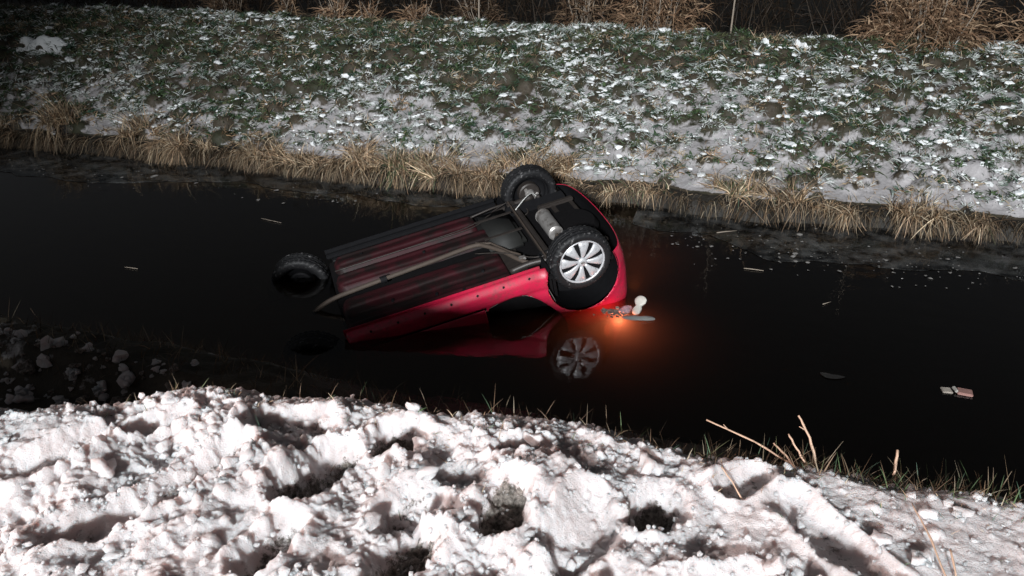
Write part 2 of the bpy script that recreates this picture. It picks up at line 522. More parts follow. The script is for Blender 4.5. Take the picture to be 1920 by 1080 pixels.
for (fx, fy, ln, wd, (dx, dy), dp, so) in foot:
    q = math.hypot(dx, dy); dx, dy = dx / q, dy / q
    ux = (NX - fx) * dx + (NY - fy) * dy; uy = -(NX - fx) * dy + (NY - fy) * dx
    wd *= 1.12; ln *= 1.1
    sd = np.hypot(np.maximum(np.abs(ux) - (ln - wd) / 2, 0), uy) / (wd / 2)
    sd = sd + 0.28 * fbm(NX * 13, NY * 13, 3, 31)
    H0 -= 0.95 * dp * sstep(1.25, 0.35, sd)
    H0 += 0.022 * np.exp(-((sd - 1.35) / 0.28) ** 2) * (1 + 0.6 * fbm(NX * 9, NY * 9, 2, 41))
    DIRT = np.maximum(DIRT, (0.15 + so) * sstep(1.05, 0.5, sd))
# boot tread marks at the lower right
tr = sstep(0.14, 0.08, np.hypot((NX - 0.10) / 1.4, NY - 1.79))
H0 += 0.0030 * tr * np.sin((NX * 0.35 + NY + 0.006 * np.sin(NX * 130)) * 330)
yc = np.interp(NX, crest_x, crest_y) + 0.035 * fbm(NX * 4.5, NY * 0 + 1.0, 3, 77)
d = NY - yc + 0.02
H0 -= np.where(d > -0.05, 0.80 * (np.sqrt(np.maximum(d + 0.02, 0) ** 2 + 0.06 ** 2) - 0.06), 0)
# crumbs and lumps pressed into the surface
H = H0.copy()


def cells(X, Y, size, seed):
    """broken crust: every cell has its own height and tilt, with a groove round it"""
    gx_, gy_ = X / size, Y / size
    ix, iy = np.floor(gx_).astype(np.int64), np.floor(gy_).astype(np.int64)
    f1 = np.full(X.shape, 9.0); f2 = np.full(X.shape, 9.0); h = np.zeros(X.shape)
    for a in (-1, 0, 1):
        for b in (-1, 0, 1):
            jx, jy = ix + a, iy + b
            cx_ = jx + _hash(jx, jy, seed); cy_ = jy + _hash(jx, jy, seed + 1)
            dx, dy = gx_ - cx_, gy_ - cy_
            dd = np.hypot(dx, dy)
            hh = _hash(jx, jy, seed + 2) + 0.9 * ((_hash(jx, jy, seed + 3) - .5) * dx + (_hash(jx, jy, seed + 4) - .5) * dy)
            m = dd < f1
            f2 = np.where(m, f1, np.minimum(f2, dd)); h = np.where(m, hh, h); f1 = np.where(m, dd, f1)
    return (h - .5) * sstep(0.0, 0.28, f2 - f1) - 0.35 * sstep(.22, 0.0, f2 - f1)


bil = lambda f, s: np.abs(fbm(NX * f, NY * f, 3, s)) ** 0.8
rough_ = 1 - 0.75 * calm
wob = 0.012 * fbm(NX * 22, NY * 22, 2, 401)
clump = sstep(-.12, .16, fbm(NX * 3.1, NY * 3.1, 3, 405))
H0 += rough_ * (0.030 * bil(9, 301) + 0.012 * bil(21, 303) + (0.25 + .75 * clump) * 0.022 * cells(NX + wob, NY - wob, .052, 411)) - 0.012
H = H0.copy()
ncr = 30000
cxs = rng.uniform(nx[0] + .1, nx[-1] - .1, ncr); cys = rng.uniform(ny[0] + .1, ny[-1] - .1, ncr)
crs = np.clip(0.0065 * rng.random(ncr) ** -0.42, 0.006, 0.030)
clus = fbm(cxs * 2.3, cys * 2.3, 3, 91)
cii = ((cxs - nx[0]) / RES).astype(int); cjj = ((cys - ny[0]) / RES).astype(int)
keep = (rng.random(ncr) < np.where(calm[cii, cjj] > .5, 0.07 + 0.14 * (clus > 0.1), 0.08 + 0.30 * (clus > 0.02))) & (DIRT[cii, cjj] < 0.35) & (cys < np.interp(cxs, crest_x, crest_y) + 0.25)
for x_, y_, r_, i_, j_ in zip(cxs[keep], cys[keep], crs[keep], cii[keep], cjj[keep]):
    k_ = int(r_ / RES) + 2
    a0, a1, b0, b1 = max(i_ - k_, 0), i_ + k_ + 1, max(j_ - k_, 0), j_ + k_ + 1
    xx = NX[a0:a1, b0:b1] - x_; yy = NY[a0:a1, b0:b1] - y_
    rr = r_ * r_ - xx * xx - yy * yy
    H[a0:a1, b0:b1] = np.maximum(H[a0:a1, b0:b1], np.where(rr > 0, H0[i_, j_] - 0.35 * r_ + 0.9 * np.sqrt(np.maximum(rr, 0)), -9))
H += rough_ * ((0.3 + .7 * clump) * 0.012 * cells(NX + wob, NY + wob, .024, 421) + 0.006 * bil(48, 305) - 0.003) + 0.0035 * fbm(NX * 60, NY * 60, 3, 101)
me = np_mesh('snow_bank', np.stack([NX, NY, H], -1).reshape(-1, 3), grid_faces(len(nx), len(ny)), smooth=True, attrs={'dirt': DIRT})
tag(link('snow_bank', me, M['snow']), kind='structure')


def snow_z(x, y):
    i = int(np.clip((x - nx[0]) / RES, 0, len(nx) - 1)); j = int(np.clip((y - ny[0]) / RES, 0, len(ny) - 1))
    return float(H[i, j])


# loose crumbs lying on it
nl = 12000
lx = rng.uniform(-3.0, 1.6, nl); ly = rng.uniform(1.0, 2.55, nl)
lr = np.clip(0.0045 * rng.random(nl) ** -0.40, 0.004, 0.018)
li = ((lx - nx[0]) / RES).astype(int); lj = ((ly - ny[0]) / RES).astype(int)
lc = fbm(lx * 3, ly * 3, 3, 131)
kp = (rng.random(nl) < np.where(calm[li, lj] > .5, 0.12, 0.12 + 0.6 * (lc > 0.03))) & ((DIRT[li, lj] < 0.4) | (rng.random(nl) < 0.25)) & (ly < np.interp(lx, crest_x, crest_y) + 0.10)
P = np.stack([lx, ly, H[li, lj] + lr * 0.45], -1)[kp]
V, F, k = lumps(P, lr[kp], 0.8, 0.75)
me = np_mesh('snow_crumbs', V, F, smooth=False, attrs={'dirt': np.zeros(len(V))})
tag(link('snow_crumbs', me, M['snow']), label='loose crumbs of frozen snow scattered over the trodden snow bank', cat='snow', kind='stuff')
big = rng.random(len(P)) < 0.02
n2 = 60
bx_ = rng.uniform(-2.7, 1.3, n2); by_ = rng.uniform(1.35, 2.34, n2)
bi = ((bx_ - nx[0]) / RES).astype(int); bj = ((by_ - ny[0]) / RES).astype(int)
ok = (DIRT[bi, bj] < .2) & (by_ < np.interp(bx_, crest_x, crest_y) + 0.02)
br = rng.uniform(0.014, 0.036, n2)
V, F, k = lumps(np.stack([bx_, by_, H[bi, bj] + br * .3], -1)[ok], br[ok], 0.8, 0.85, fine=True)
me = np_mesh('snow_chunks', V, F, smooth=True, attrs={'dirt': np.zeros(len(V))})
tag(link('snow_chunks', me, M['snow']), label='fist-sized broken chunks of snow among the crumbs near the camera', cat='snow', kind='stuff')


# single snow lumps one can point to
def clod(loc, r, label, z=None):
    zz = snow_z(loc[0], loc[1]) if z is None else z
    r = r * .75
    off = rng.normal(size=(9, 3)) * r * .45; off[0] = 0
    V, F, k = lumps(off, r * np.concatenate([[.8], rng.uniform(.25, .6, 8)]), 0.85, 0.7, fine=True)
    o = link('snow_clod', np_mesh('snow_clod', V, F, smooth=True, attrs={'dirt': np.zeros(len(V))}), M['snow'])
    o.location = (loc[0], loc[1], zz + r * 0.5)
    tag(o, label, 'snow lump', 'loose snow lumps on the near bank')


clod((-1.64, 2.21), 0.024, 'pinkish snow lump standing alone on the crest above the dark slope')
for (x, y, r, lb) in [(-3.59, 3.46, .075, 'snow lump on the earth lip, farthest right of the left-hand lumps'), (-3.98, 3.42, .06, 'yellowish snow lump at the back of the left-hand group'),
                      (-3.95, 3.25, .05, 'small snow lump at the front of the left-hand group'), (-3.76, 3.38, .06, 'round snow lump in the middle of the left-hand group'),
                      (-3.30, 3.38, .05, 'grey snow lump on the earth lip beside thin grass'), (-4.20, 3.2, .085, 'large snow lump at the left edge of the picture'),
                      (-2.62, 3.00, .06, 'dim snow lump in the dark hollow below the crest')]:
    clod((x, y), r, lb, float(slope_h(np.array(x), np.array(y))))

nc = 150
qx = rng.uniform(-4.9, -3.1, nc); qy = 3.35 + rng.normal(size=nc) * .14 - .12 * (qx + 3.3)
qr = np.clip(.010 * rng.random(nc) ** -.5, .01, .05)
V, F, k = lumps(np.stack([qx, qy, slope_h(qx, qy) + qr * .3], -1), qr, .8, .9, fine=True)
tag(link('clod_scatter', np_mesh('clod_scatter', V, F, smooth=False, attrs={'dirt': np.where(rng.random(len(V) // k) < .5, .0, .9).repeat(k)}), M['snow']), label='snow-flecked mud crumbs strewn over the earth lip at the left', cat='clods', kind='stuff')

# far bank
pr_far = profile([(9.3, -0.45), (9.52, -0.12), (9.60, 0.13), (9.72, 0.24), (10.2, 0.37), (10.9, 0.61), (11.7, 0.93), (12.4, 1.17), (13.0, 1.30), (13.6, 1.38), (14.0, 1.43), (16, 1.46)])


def edge_off(X):
    return 0.16 * fbm(X * 0.55, X * 0 + 2.2, 2, 51) + 0.15 * fbm(X * 2.2, X * 0 + 5.1, 3, 53)


def far_base(X, Y):
    fade = sstep(11.5, 9.9, Y)
    return pr_far(Y - edge_off(X) * fade) + 0.05 * fbm(X * 0.9, Y * 0.9, 3, 61) * sstep(9.8, 10.6, Y)


FR = 0.034
fx_ = np.arange(-20, 8, FR); fy_ = np.arange(9.3, 15.2, FR)
FX, FY = np.meshgrid(fx_, fy_, indexing='ij')
FZ = far_base(FX, FY)
FZ0 = FZ.copy()
nb = 7000
bx = rng.uniform(-19.5, 7.5, nb); by = rng.uniform(9.85, 14.4, nb)
br = np.clip(0.045 * rng.random(nb) ** -0.45, 0.04, 0.17)
patch = fbm(bx * 0.8, by * 0.8, 3, 71)
kp = rng.random(nb) < np.where(by < 10.5, 0.50 + 0.35 * (patch > 0.05), 0.7 + 0.3 * (patch > 0))
bx, by, br = bx[kp], by[kp], br[kp]
for x_, y_, r_ in zip(bx, by, br):
    i_ = int((x_ - fx_[0]) / FR); j_ = int((y_ - fy_[0]) / FR); k_ = int(r_ / FR) + 2
    a0, b0 = max(i_ - k_, 0), max(j_ - k_, 0)
    xx = FX[a0:i_ + k_, b0:j_ + k_] - x_; yy = FY[a0:i_ + k_, b0:j_ + k_] - y_
    q = np.maximum(1 - (xx * xx + yy * yy) / (r_ * r_), 0)
    FZ[a0:i_ + k_, b0:j_ + k_] = np.maximum(FZ[a0:i_ + k_, b0:j_ + k_], FZ0[min(i_, len(fx_) - 1), min(j_, len(fy_) - 1)] + 0.8 * r_ * np.sqrt(q) * (q > 0) - 9 * (q == 0))
FZ += 0.012 * fbm(FX * 9, FY * 9, 3, 81)
snowc = 0.16 * sstep(11.6, 10.0, FY) + 0.05 * sstep(-6, 1, FX) - 0.13 * sstep(11.6, 13.4, FY) - 1.1 * sstep(9.77, 9.68, FY - edge_off(FX)) - 0.03
snowc = snowc + 0.14 * fbm(FX * .55, FY * .9, 3, 501)
snowc = snowc - 0.16 * sstep(0.015, 0.05, FZ - FZ0) + 0.05
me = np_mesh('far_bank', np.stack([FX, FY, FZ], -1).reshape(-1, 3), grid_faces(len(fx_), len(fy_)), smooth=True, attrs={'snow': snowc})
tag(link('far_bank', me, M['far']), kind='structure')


def far_z(x, y):
    i = np.clip(((x - fx_[0]) / FR).astype(int), 0, len(fx_) - 1); j = np.clip(((y - fy_[0]) / FR).astype(int), 0, len(fy_) - 1)
    return FZ[i, j]


# ------------------------------------------------------------------ water
wx = np.array([-90, -40, -20, -10, -4, 0, 4, 10, 40, 90.])
wm = bmesh.new()
bmesh.ops.create_cube(wm, size=1.0)
for v in wm.verts:
    v.co = Vector((v.co.x * 180, 7.2 + v.co.y * 6.0, -0.9 + v.co.z * 1.8))
me = bpy.data.meshes.new('water'); wm.to_mesh(me); wm.free()
tag(link('water', me, M['water']), kind='structure')


def ice_sheet(outline, z, label):
    bm = bmesh.new()
    vs_ = [bm.verts.new((x, y, z)) for x, y in outline]
    f = bm.faces.new(vs_)
    r = bmesh.ops.extrude_face_region(bm, geom=[f])
    for e in r['geom']:
        if isinstance(e, bmesh.types.BMVert):
            e.co.z -= 0.003
    bmesh.ops.recalc_face_normals(bm, faces=bm.faces)
    me = bpy.data.meshes.new('ice_sheet'); bm.to_mesh(me); bm.free()
    tag(link('ice_sheet', me, M['ice']), label, 'ice', 'thin ice along the far bank')


def ragged(x0, x1, ynear, yfar, seed):
    xs = np.linspace(x0, x1, 70)
    near = ynear(xs) + 0.22 * fbm(xs * 1.7, xs * 0 + seed, 4, seed)
    return [(x, y) for x, y in zip(xs, near)] + [(x1, yfar), (x0, yfar)]


ice_sheet(ragged(-1.1, 7, lambda x: 8.95 - 0.60 * sstep(-0.6, 0.6, x) + 0.15 * sstep(1.5, 3, x), 9.75, 3), 0.006, 'thin grey ice with debris along the far bank right of the car')
ice_sheet(ragged(-15, -3.0, lambda x: 8.95 - 0.55 * sstep(-6.5, -9, x), 9.75, 8), 0.006, 'thin dark ice along the far bank left of the car')


# ------------------------------------------------------------------ the car (built upright, rear axle at the origin, then turned over)
car = empty('overturned_car', (-1.7091, 7.2052, 0.7723))
car.rotation_euler = (3.033, 0.214, 3.7099)
tag(car, 'red hatchback lying on its roof, nose sunk in the dark ditch water', 'car')


def bm_obj(name, bm, m, parent=None, smooth=False):
    bmesh.ops.recalc_face_normals(bm, faces=bm.faces)
    if smooth:
        for f in bm.faces:
            f.smooth = True
    me = bpy.data.meshes.new(name); bm.to_mesh(me); bm.free()
    return link(name, me, m, parent)


def add_box(bm, c, s, rot=None, bev=0.0):
    t = bmesh.new()
    bmesh.ops.create_cube(t, size=1.0)
    for v in t.verts:
        v.co = Vector((v.co.x * s[0], v.co.y * s[1], v.co.z * s[2]))
    if bev:
        bmesh.ops.bevel(t, geom=t.edges[:], offset=bev, segments=2, affect='EDGES', clamp_overlap=True)
    Mx = Matrix.Translation(c) @ (rot.to_4x4() if rot is not None else Matrix())
    bmesh.ops.transform(t, matrix=Mx, verts=t.verts)
    me_ = bpy.data.meshes.new('_t'); t.to_mesh(me_); t.free(); bm.from_mesh(me_); bpy.data.meshes.remove(me_)


def add_tube(bm, pts, radii, seg=10, caps=True):
    pts = [Vector(p) for p in pts]
    if isinstance(radii, (int, float)):
        radii = [radii] * len(pts)
    rings = []
    up = Vector((0.13, 0.31, 0.94))
    for i, p in enumerate(pts):
        d = (pts[min(i + 1, len(pts) - 1)] - pts[max(i - 1, 0)]).normalized()
        a = d.cross(up).normalized(); b = d.cross(a)
        rings.append([bm.verts.new(p + (a * math.cos(t) + b * math.sin(t)) * radii[i]) for t in (2 * math.pi * k / seg for k in range(seg))])
    for r0, r1 in zip(rings, rings[1:]):
        for k in range(seg):
            bm.faces.new((r0[k], r0[(k + 1) % seg], r1[(k + 1) % seg], r1[k]))
    if caps:
        bm.faces.new(rings[0]); bm.faces.new(rings[-1])


def smooth_path(pts, n=6):
    P = [Vector(p) for p in pts]; out = []
    for i in range(len(P) - 1):
        p0, p1, p2, p3 = P[max(i - 1, 0)], P[i], P[i + 1], P[min(i + 2, len(P) - 1)]
        for k in range(n):
            t = k / n
            out.append(0.5 * ((2 * p1) + (p2 - p0) * t + (2 * p0 - 5 * p1 + 4 * p2 - p3) * t * t + (3 * p1 - p0 - 3 * p2 + p3) * t ** 3))
    out.append(P[-1])
    return out


def add_lathe(bm, prof, seg=64, mod=None, closed=True):
    """profile (r, y) turned about the y axis"""
    rings = []
    for s in range(seg):
        a = 2 * math.pi * s / seg
        ring = []
        for i, (r, y) in enumerate(prof):
            rr = r + (mod(s, i) if mod else 0)
            ring.append(bm.verts.new((rr * math.cos(a), y, rr * math.sin(a))))
        rings.append(ring)
    n = len(prof)
    for s in range(seg):
        A, Bq = rings[s], rings[(s + 1) % seg]
        for i in range(n if closed else n - 1):
            bm.faces.new((A[i], A[(i + 1) % n], Bq[(i + 1) % n], Bq[i]))


# ---- body shell swept round the plan outline
half = [(3.30, 0), (3.27, -.35), (3.12, -.62), (2.9, -.76), (2.57, -.82), (2.0, -.84), (1.0, -.845), (.4, -.845), (0, -.84), (-.2, -.832), (-.35, -.805), (-.455, -.72), (-.515, -.54), (-.545, -.30), (-.555, 0)]
loop = half + [(x, -y) for x, y in half[-2:0:-1]]
pp = smooth_path([(x, y, 0) for x, y in loop + [loop[0]]], 24)
P2 = np.array([(p.x, p.y) for p in pp])
sl = np.concatenate([[0], np.cumsum(np.linalg.norm(np.diff(P2, axis=0), axis=1))])
NS = int(sl[-1] / 0.0125)
ss = np.linspace(0, sl[-1], NS, endpoint=False)
PX = np.interp(ss, sl, P2[:, 0]); PY = np.interp(ss, sl, P2[:, 1])
TX = np.roll(PX, -1) - np.roll(PX, 1); TY = np.roll(PY, -1) - np.roll(PY, 1)
ql = np.hypot(TX, TY); NXn, NYn = -TY / ql, TX / ql
sg = np.sign(NXn * (PX - 1.4) + NYn * PY); NXn *= sg; NYn *= sg
zb = 0.145 + 0.06 * sstep(-.18, -.34, PX) + 0.30 * sstep(2.45, 2.75, PX)
NZ = 52
ZT = 0.97
U = np.linspace(0, 1, NZ)
ZZ = zb[:, None] * (1 - U)[None] + ZT * U[None]


def tuck(x, z):
    d = np.interp(z, [.14, .17, .215, .27, .325, .345, .42, .6, .8, .9, .97], [.085, .05, .022, .018, .022, .034, .018, 0, .004, .02, .06])
    rear = sstep(-.12, -.40, x)
    d = d * (1 - rear) + rear * np.interp(z, [.19, .24, .34, .5, .75, .97], [.055, .035, .012, 0, .01, .05])
    return d


AR = 0.362
ARC = [(0.01, 0.335), (2.57, 0.335)]
flare = 0
for ax, az in ARC:
    dd = np.hypot(PX[:, None] - ax, ZZ - az)
    flare = flare + 0.016 * np.exp(-((dd - AR) / 0.05) ** 2) * (np.abs(PY[:, None]) > 0.5)
D_ = tuck(PX[:, None], ZZ) - flare
VX = PX[:, None] - NXn[:, None] * D_; VY = PY[:, None] - NYn[:, None] * D_
VV = np.stack([VX, VY, ZZ], -1)
doorway = np.array([(.965, .985), (.965, .385), (.95, .362), (.90, .345), (.80, .325), (.70, .318), (.62, .33), (.54, .37), (.46, .44), (.38, .535), (.30, .64), (.25, .78), (.24, .985)])


def in_poly(x, z, poly):
    c = np.zeros(x.shape, bool); n = len(poly)
    for i in range(n):
        x0, z0 = poly[i]; x1, z1 = poly[(i + 1) % n]
        cond = ((z0 > z) != (z1 > z))
        with np.errstate(divide='ignore', invalid='ignore'):
            xi = (x1 - x0) * (z - z0) / (z1 - z0 + 1e-12) + x0
        c ^= cond & (x < xi)
    return c


I_, J_ = np.meshgrid(np.arange(NS), np.arange(NZ - 1), indexing='ij')
FQ = np.stack([I_ * NZ + J_, ((I_ + 1) % NS) * NZ + J_, ((I_ + 1) % NS) * NZ + J_ + 1, I_ * NZ + J_ + 1], -1).reshape(-1, 4)
Vf = VV.reshape(-1, 3)
cen = Vf[FQ].mean(1)
side_ = np.abs(cen[:, 1]) > 0.45
rightside = (cen[:, 1] < -0.45)
dead = np.zeros(len(FQ), bool)
for ax, az in ARC:
    dead |= side_ & (np.hypot(cen[:, 0] - ax, cen[:, 2] - az) < AR) | (side_ & (np.abs(cen[:, 0] - ax) < AR * .93) & (cen[:, 2] < az - .12))
dead |= rightside & in_poly(cen[:, 0], cen[:, 2], doorway)


def door_zone(c, x0, x1):
    return (c[:, 0] > x0) & (c[:, 0] < x1) & (c[:, 2] > 0.352)


fd_in = rightside & door_zone(cen, 0.985, 2.0)
fd_gap = rightside & door_zone(cen, 0.970, 2.013) & ~fd_in
fd_gap |= rightside & (cen[:, 0] > .97) & (cen[:, 0] < 2.013) & (cen[:, 2] > .338) & (cen[:, 2] <= .352)
dead |= fd_gap
# snap cut edges to the true curves
Vs = Vf.copy()
for ax, az in ARC:
    dx, dz = Vs[:, 0] - ax, Vs[:, 2] - az
    rr = np.hypot(dx, dz)
    near = (np.abs(rr - AR) < 0.013) & (np.abs(Vs[:, 1]) > .45) & (dz > -0.2)
    Vs[near, 0] = ax + dx[near] / rr[near] * AR; Vs[near, 2] = az + dz[near] / rr[near] * AR
near_edge = np.full(len(Vs), 9.0); proj = np.zeros((len(Vs), 2))
for i in range(1, len(doorway) - 2):
    a, b = doorway[i], doorway[i + 1]; ab = b - a
    t = np.clip(((Vs[:, [0, 2]] - a) @ ab) / (ab @ ab), 0, 1)
    q = a + t[:, None] * ab; dd = np.linalg.norm(Vs[:, [0, 2]] - q, axis=1)
    u = dd < near_edge; near_edge[u] = dd[u]; proj[u] = q[u]
u = (near_edge < 0.011) & (Vs[:, 1] < -.45)
Vs[u, 0] = proj[u, 0]; Vs[u, 2] = proj[u, 1]


def sub_mesh(name, faces, m, thick=0.006, push=0.0):
    idx = np.unique(faces); mp = np.full(len(Vs), -1); mp[idx] = np.arange(len(idx))
    V_ = Vs[idx].copy()
    if push:
        V_[:, 1] -= push
    fc = mp[faces]
    nrm = np.cross(V_[fc[:, 1]] - V_[fc[:, 0]], V_[fc[:, 2]] - V_[fc[:, 0]])
    ctr = V_[fc].mean(1) - np.array([1.4, 0, 0]); ctr[:, 0] *= .15; ctr[:, 2] = 0
    if (nrm * ctr).sum() < 0:
        fc = fc[:, ::-1]
    me = np_mesh(name, V_, fc, smooth=True)
    o = link(name, me, m, car)
    me.materials.append(M['black'])
    md = o.modifiers.new('thickness', 'SOLIDIFY'); md.thickness = thick; md.offset = -1; md.material_offset = 1
    return o


far_low = (cen[:, 1] > 0.45) & (cen[:, 2] < 0.30) & (cen[:, 0] > 0.2) & (cen[:, 0] < 2.4)
sub_mesh('body_shell', FQ[~dead & ~fd_in & ~far_low], M['paint'], 0.007)
sub_mesh('far_sill_shade', FQ[~dead & far_low], M['black'], 0.007)  # far sill coloured black to stand in for shade
fd = sub_mesh('front_door', FQ[fd_in & ~dead], M['paint'], 0.007, 0.003)
bm = bmesh.new(); add_box(bm, (1.14, -.872, .83), (.17, .025, .03), bev=.008)
bm_obj('door_handle', bm, M['paint'], fd)

# greenhouse, hidden under water: pillars, roof, bonnet, glass
bm = bmesh.new()
sec = [(3.22, .55, .80), (2.75, .70, .93), (2.2, .76, .99), (1.55, .56, 1.40), (.9, .56, 1.45), (.2, .55, 1.42), (-.2, .60, 1.28), (-.47, .66, .98)]
rows = []
for x, w, z in sec:
    rows.append([bm.verts.new((x, y, zz)) for y, zz in ((-w - (.82 - w) * .35, .965 if z > .99 else min(z, .95)), (-w, z - .04), (-w * .6, z), (0, z + .015), (w * .6, z), (w, z - .04), (w + (.82 - w) * .35, .965 if z > .99 else min(z, .95)))])
for a, b in zip(rows, rows[1:]):
    for k in range(6):
        bm.faces.new((a[k], a[k + 1], b[k + 1], b[k]))
bm_obj('roof', bm, M['paint'], car, True)

# wheel-arch liners and seals
for ax, az in ARC:
    for s in (-1, 1):
        bm = bmesh.new()
        ring = []
        n = 40
        for k in range(n + 1):
            a = rad(-32) + rad(244) * k / n if ax < 1 else rad(4) + rad(172) * k / n
            ring.append([bm.verts.new((ax + (AR - .004) * math.cos(a), s * y, az + (AR - .004) * math.sin(a))) for y in (.825, .70, .50)])
        for r0, r1 in zip(ring, ring[1:]):
            for q in range(2):
                bm.faces.new((r0[q], r1[q], r1[q + 1], r0[q + 1]))
        bm.faces.new([r[2] for r in ring])
        bm_obj('wheel_arch_liner', bm, M['black'], car)
bm = bmesh.new()
pr = [Vector((x, -.80 + 0.03 * (z - .32), z + .002)) for x, z in doorway[1:-1]]
add_tube(bm, smooth_path(pr, 3), 0.012, 6)
bm_obj('door_seal', bm, M['grey'], car, True)
bm = bmesh.new()      # dark lining so one looks into a cabin, not through the car
add_box(bm, (1.18, 0, .62), (1.9, 1.36, .62), bev=.05)
bm_obj('cabin_lining', bm, M['cabin'], car)
bm = bmesh.new()      # pale scuffed mudguard inside the arch, ahead of the wheel
vs_ = [bm.verts.new(c) for c in ((.372, -.80, .30), (.372, -.60, .30), (.30, -.60, .55), (.30, -.80, .55))]
bm.faces.new(vs_)
o = bm_obj('mudguard', bm, M['steel'], car); o.modifiers.new('t', 'SOLIDIFY').thickness = .006

# ---- underside
bm = bmesh.new()
add_box(bm, (.95, 0, .30), (2.6, 1.46, .06), bev=.01)
bm_obj('floor_pan', bm, M['cabin'], car)


def floor_panel(x0, x1, y0, y1, ribs, rcorner=.10, z=.205):
    n1, n2 = int((x1 - x0) / .012), int(abs(y1 - y0) / .012)
    X, Y = np.meshgrid(np.linspace(x0, x1, n1), np.linspace(y0, y1, n2), indexing='ij')
    ex = np.minimum(X - x0, x1 - X); ey = np.minimum(np.abs(Y - y0), np.abs(y1 - Y))
    c = np.where((ex < rcorner) & (ey < rcorner), rcorner - np.hypot(rcorner - ex, rcorner - ey), np.minimum(ex, ey))
    Z = z + .05 * (1 - sstep(-.002, .03, c)) + np.where(c < -0.004, .04, 0)
    for yr, wr, hr in ribs:
        Z -= hr * sstep(wr, wr * .55, np.abs(Y - yr)) * sstep(0.0, .10, ex)
    Z += .004 * fbm(X * 5, Y * 9, 3, int(abs(y0) * 100)) + .0025 * np.sin(X * 9) * sstep(.02, .1, ey)
    me = np_mesh('underfloor_panel', np.stack([X, Y, Z], -1).reshape(-1, 3), grid_faces(n1, n2), smooth=True)
    return link('underfloor_panel', me, M['pan'], car)


pa = floor_panel(.62, 2.22, -.715, -.11, [(-.28, .05, .022), (-.46, .035, -.016), (-.60, .03, .012)])
pb = floor_panel(.60, 2.22, .06, .36, [(.16, .05, .022), (.29, .03, .012)])
pc = floor_panel(.66, 2.20, .41, .715, [(.52, .045, .024), (.64, .03, -.016)])
for (x, y, p_) in [(1.35, -.55, pa), (.86, -.42, pa), (1.75, -.42, pa), (1.1, -.62, pa), (1.3, .24, pb), (1.9, .58, pc)]:
    bm = bmesh.new(); add_tube(bm, [(x, y, .21), (x, y, .188)], [.017, .014], 12)
    bm_obj('drain_plug', bm, M['black'], p_)
for s in (-1, 1):       # pinch weld along the sill with its plugs
    bm = bmesh.new(); add_box(bm, (1.32, s * .748, .150), (1.86, .010, .05), bev=.003)
    add_box(bm, (1.32, s * .725, .19), (1.86, .05, .05), bev=.008)
    w = bm_obj('sill_seam', bm, M['paint'] if s < 0 else M['black'], car)  # far seam blackened as shade, near one in body paint
    for k in range(7):
        x = .52 + k * .25
        bm = bmesh.new(); add_tube(bm, [(x, s * .79, .205), (x, s * .8135, .180)], .011, 10)
        bm_obj('jacking_plug', bm, M['black'], w)
bm = bmesh.new()
add_tube(bm, smooth_path([(2.50, -.12, .26), (2.30, -.10, .19), (1.96, -.075, .175), (1.3, -.03, .168), (.84, .005, .165), (.72, -.07, .168), (.60, -.24, .175), (.50, -.44, .19), (.40, -.52, .22), (.25, -.50, .25), (.12, -.36, .22), (.03, -.24, .19)], 6), .022, 12)
ex = bm_obj('exhaust_pipe', bm, M['pipe'], car, True)
bm = bmesh.new(); add_tube(bm, [(1.80, -.067, .172), (1.74, -.062, .172)], .036, 14); bm_obj('pipe_clamp', bm, M['black'], ex)
bm = bmesh.new(); add_tube(bm, [(.80, .03, .165), (.66, -.05, .165), (.55, -.28, .17), (.47, -.40, .17)], [.014, .012, .012, .012], 8); bm_obj('pipe_stay', bm, M['pipe'], ex)
bm = bmesh.new(); add_box(bm, (.47, -.45, .18), (.07, .05, .03), bev=.006); bm_obj('pipe_bracket', bm, M['steel'], ex)
bm = bmesh.new()
add_tube(bm, [(.03, -.215, .19), (.03, -.20, .19), (.03, .19, .19), (.03, .205, .19)], [.06, .078, .078, .06], 28)
mf = bm_obj('muffler', bm, M['steel'], car)
bm = bmesh.new(); add_tube(bm, [(.03, .18, .19), (.03, .196, .19)], .081, 28); bm_obj('muffler_seam', bm, M['steel'], mf)
bm = bmesh.new(); add_box(bm, (.50, .22, .235), (.38, .74, .13), bev=.05); bm_obj('fuel_tank', bm, simple('tank_plastic', (.014, .014, .013), .65, nscale=12, var=.4), car, True)
bm = bmesh.new()
add_box(bm, (.235, 0, .195), (.075, 1.30, .07), bev=.018)
bx_o = bm_obj('rear_axle_beam', bm, M['axle'], car)
bm = bmesh.new(); add_box(bm, (.275, -.02, .150), (.012, 1.25, .03), bev=.003); bm_obj('beam_flange', bm, M['pipe'], bx_o)
for s in (-1, 1):
    bm = bmesh.new()
    add_tube(bm, smooth_path([(.62, s * .52, .24), (.42, s * .55, .20), (.22, s * .60, .19), (.0, s * .62, .18)], 4), [.03] * 12 + [.035], 10)
    bm_obj('trailing_arm', bm, M['axle'], car, True)
    bm = bmesh.new()
    add_tube(bm, [(-.06, s * .60, .17), (-.10, s * .56, .45)], .022, 10)
    bm_obj('shock_absorber', bm, M['axle'], car, True)
    bm = bmesh.new()
    pts = [(.16 + .055 * math.cos(a), s * .48 + .055 * math.sin(a), .20 + .012 * a) for a in np.linspace(0, 2 * math.pi * 4.5, 90)]
    add_tube(bm, pts, .007, 6)
    bm_obj('coil_spring', bm, M['axle'], car, True)
bm = bmesh.new(); add_tube(bm, smooth_path([(.25, .42, .16), (.10, .50, .10), (.0, .58, .12), (-.05, .60, .19)], 6), .006, 6); bm_obj('brake_cable', bm, M['grey'], car, True)
bm = bmesh.new(); add_tube(bm, [(-.18, 0, .30), (-.18, 0, .24)], [.30, .26], 32); bm_obj('spare_wheel_well', bm, M['cabin'], car)
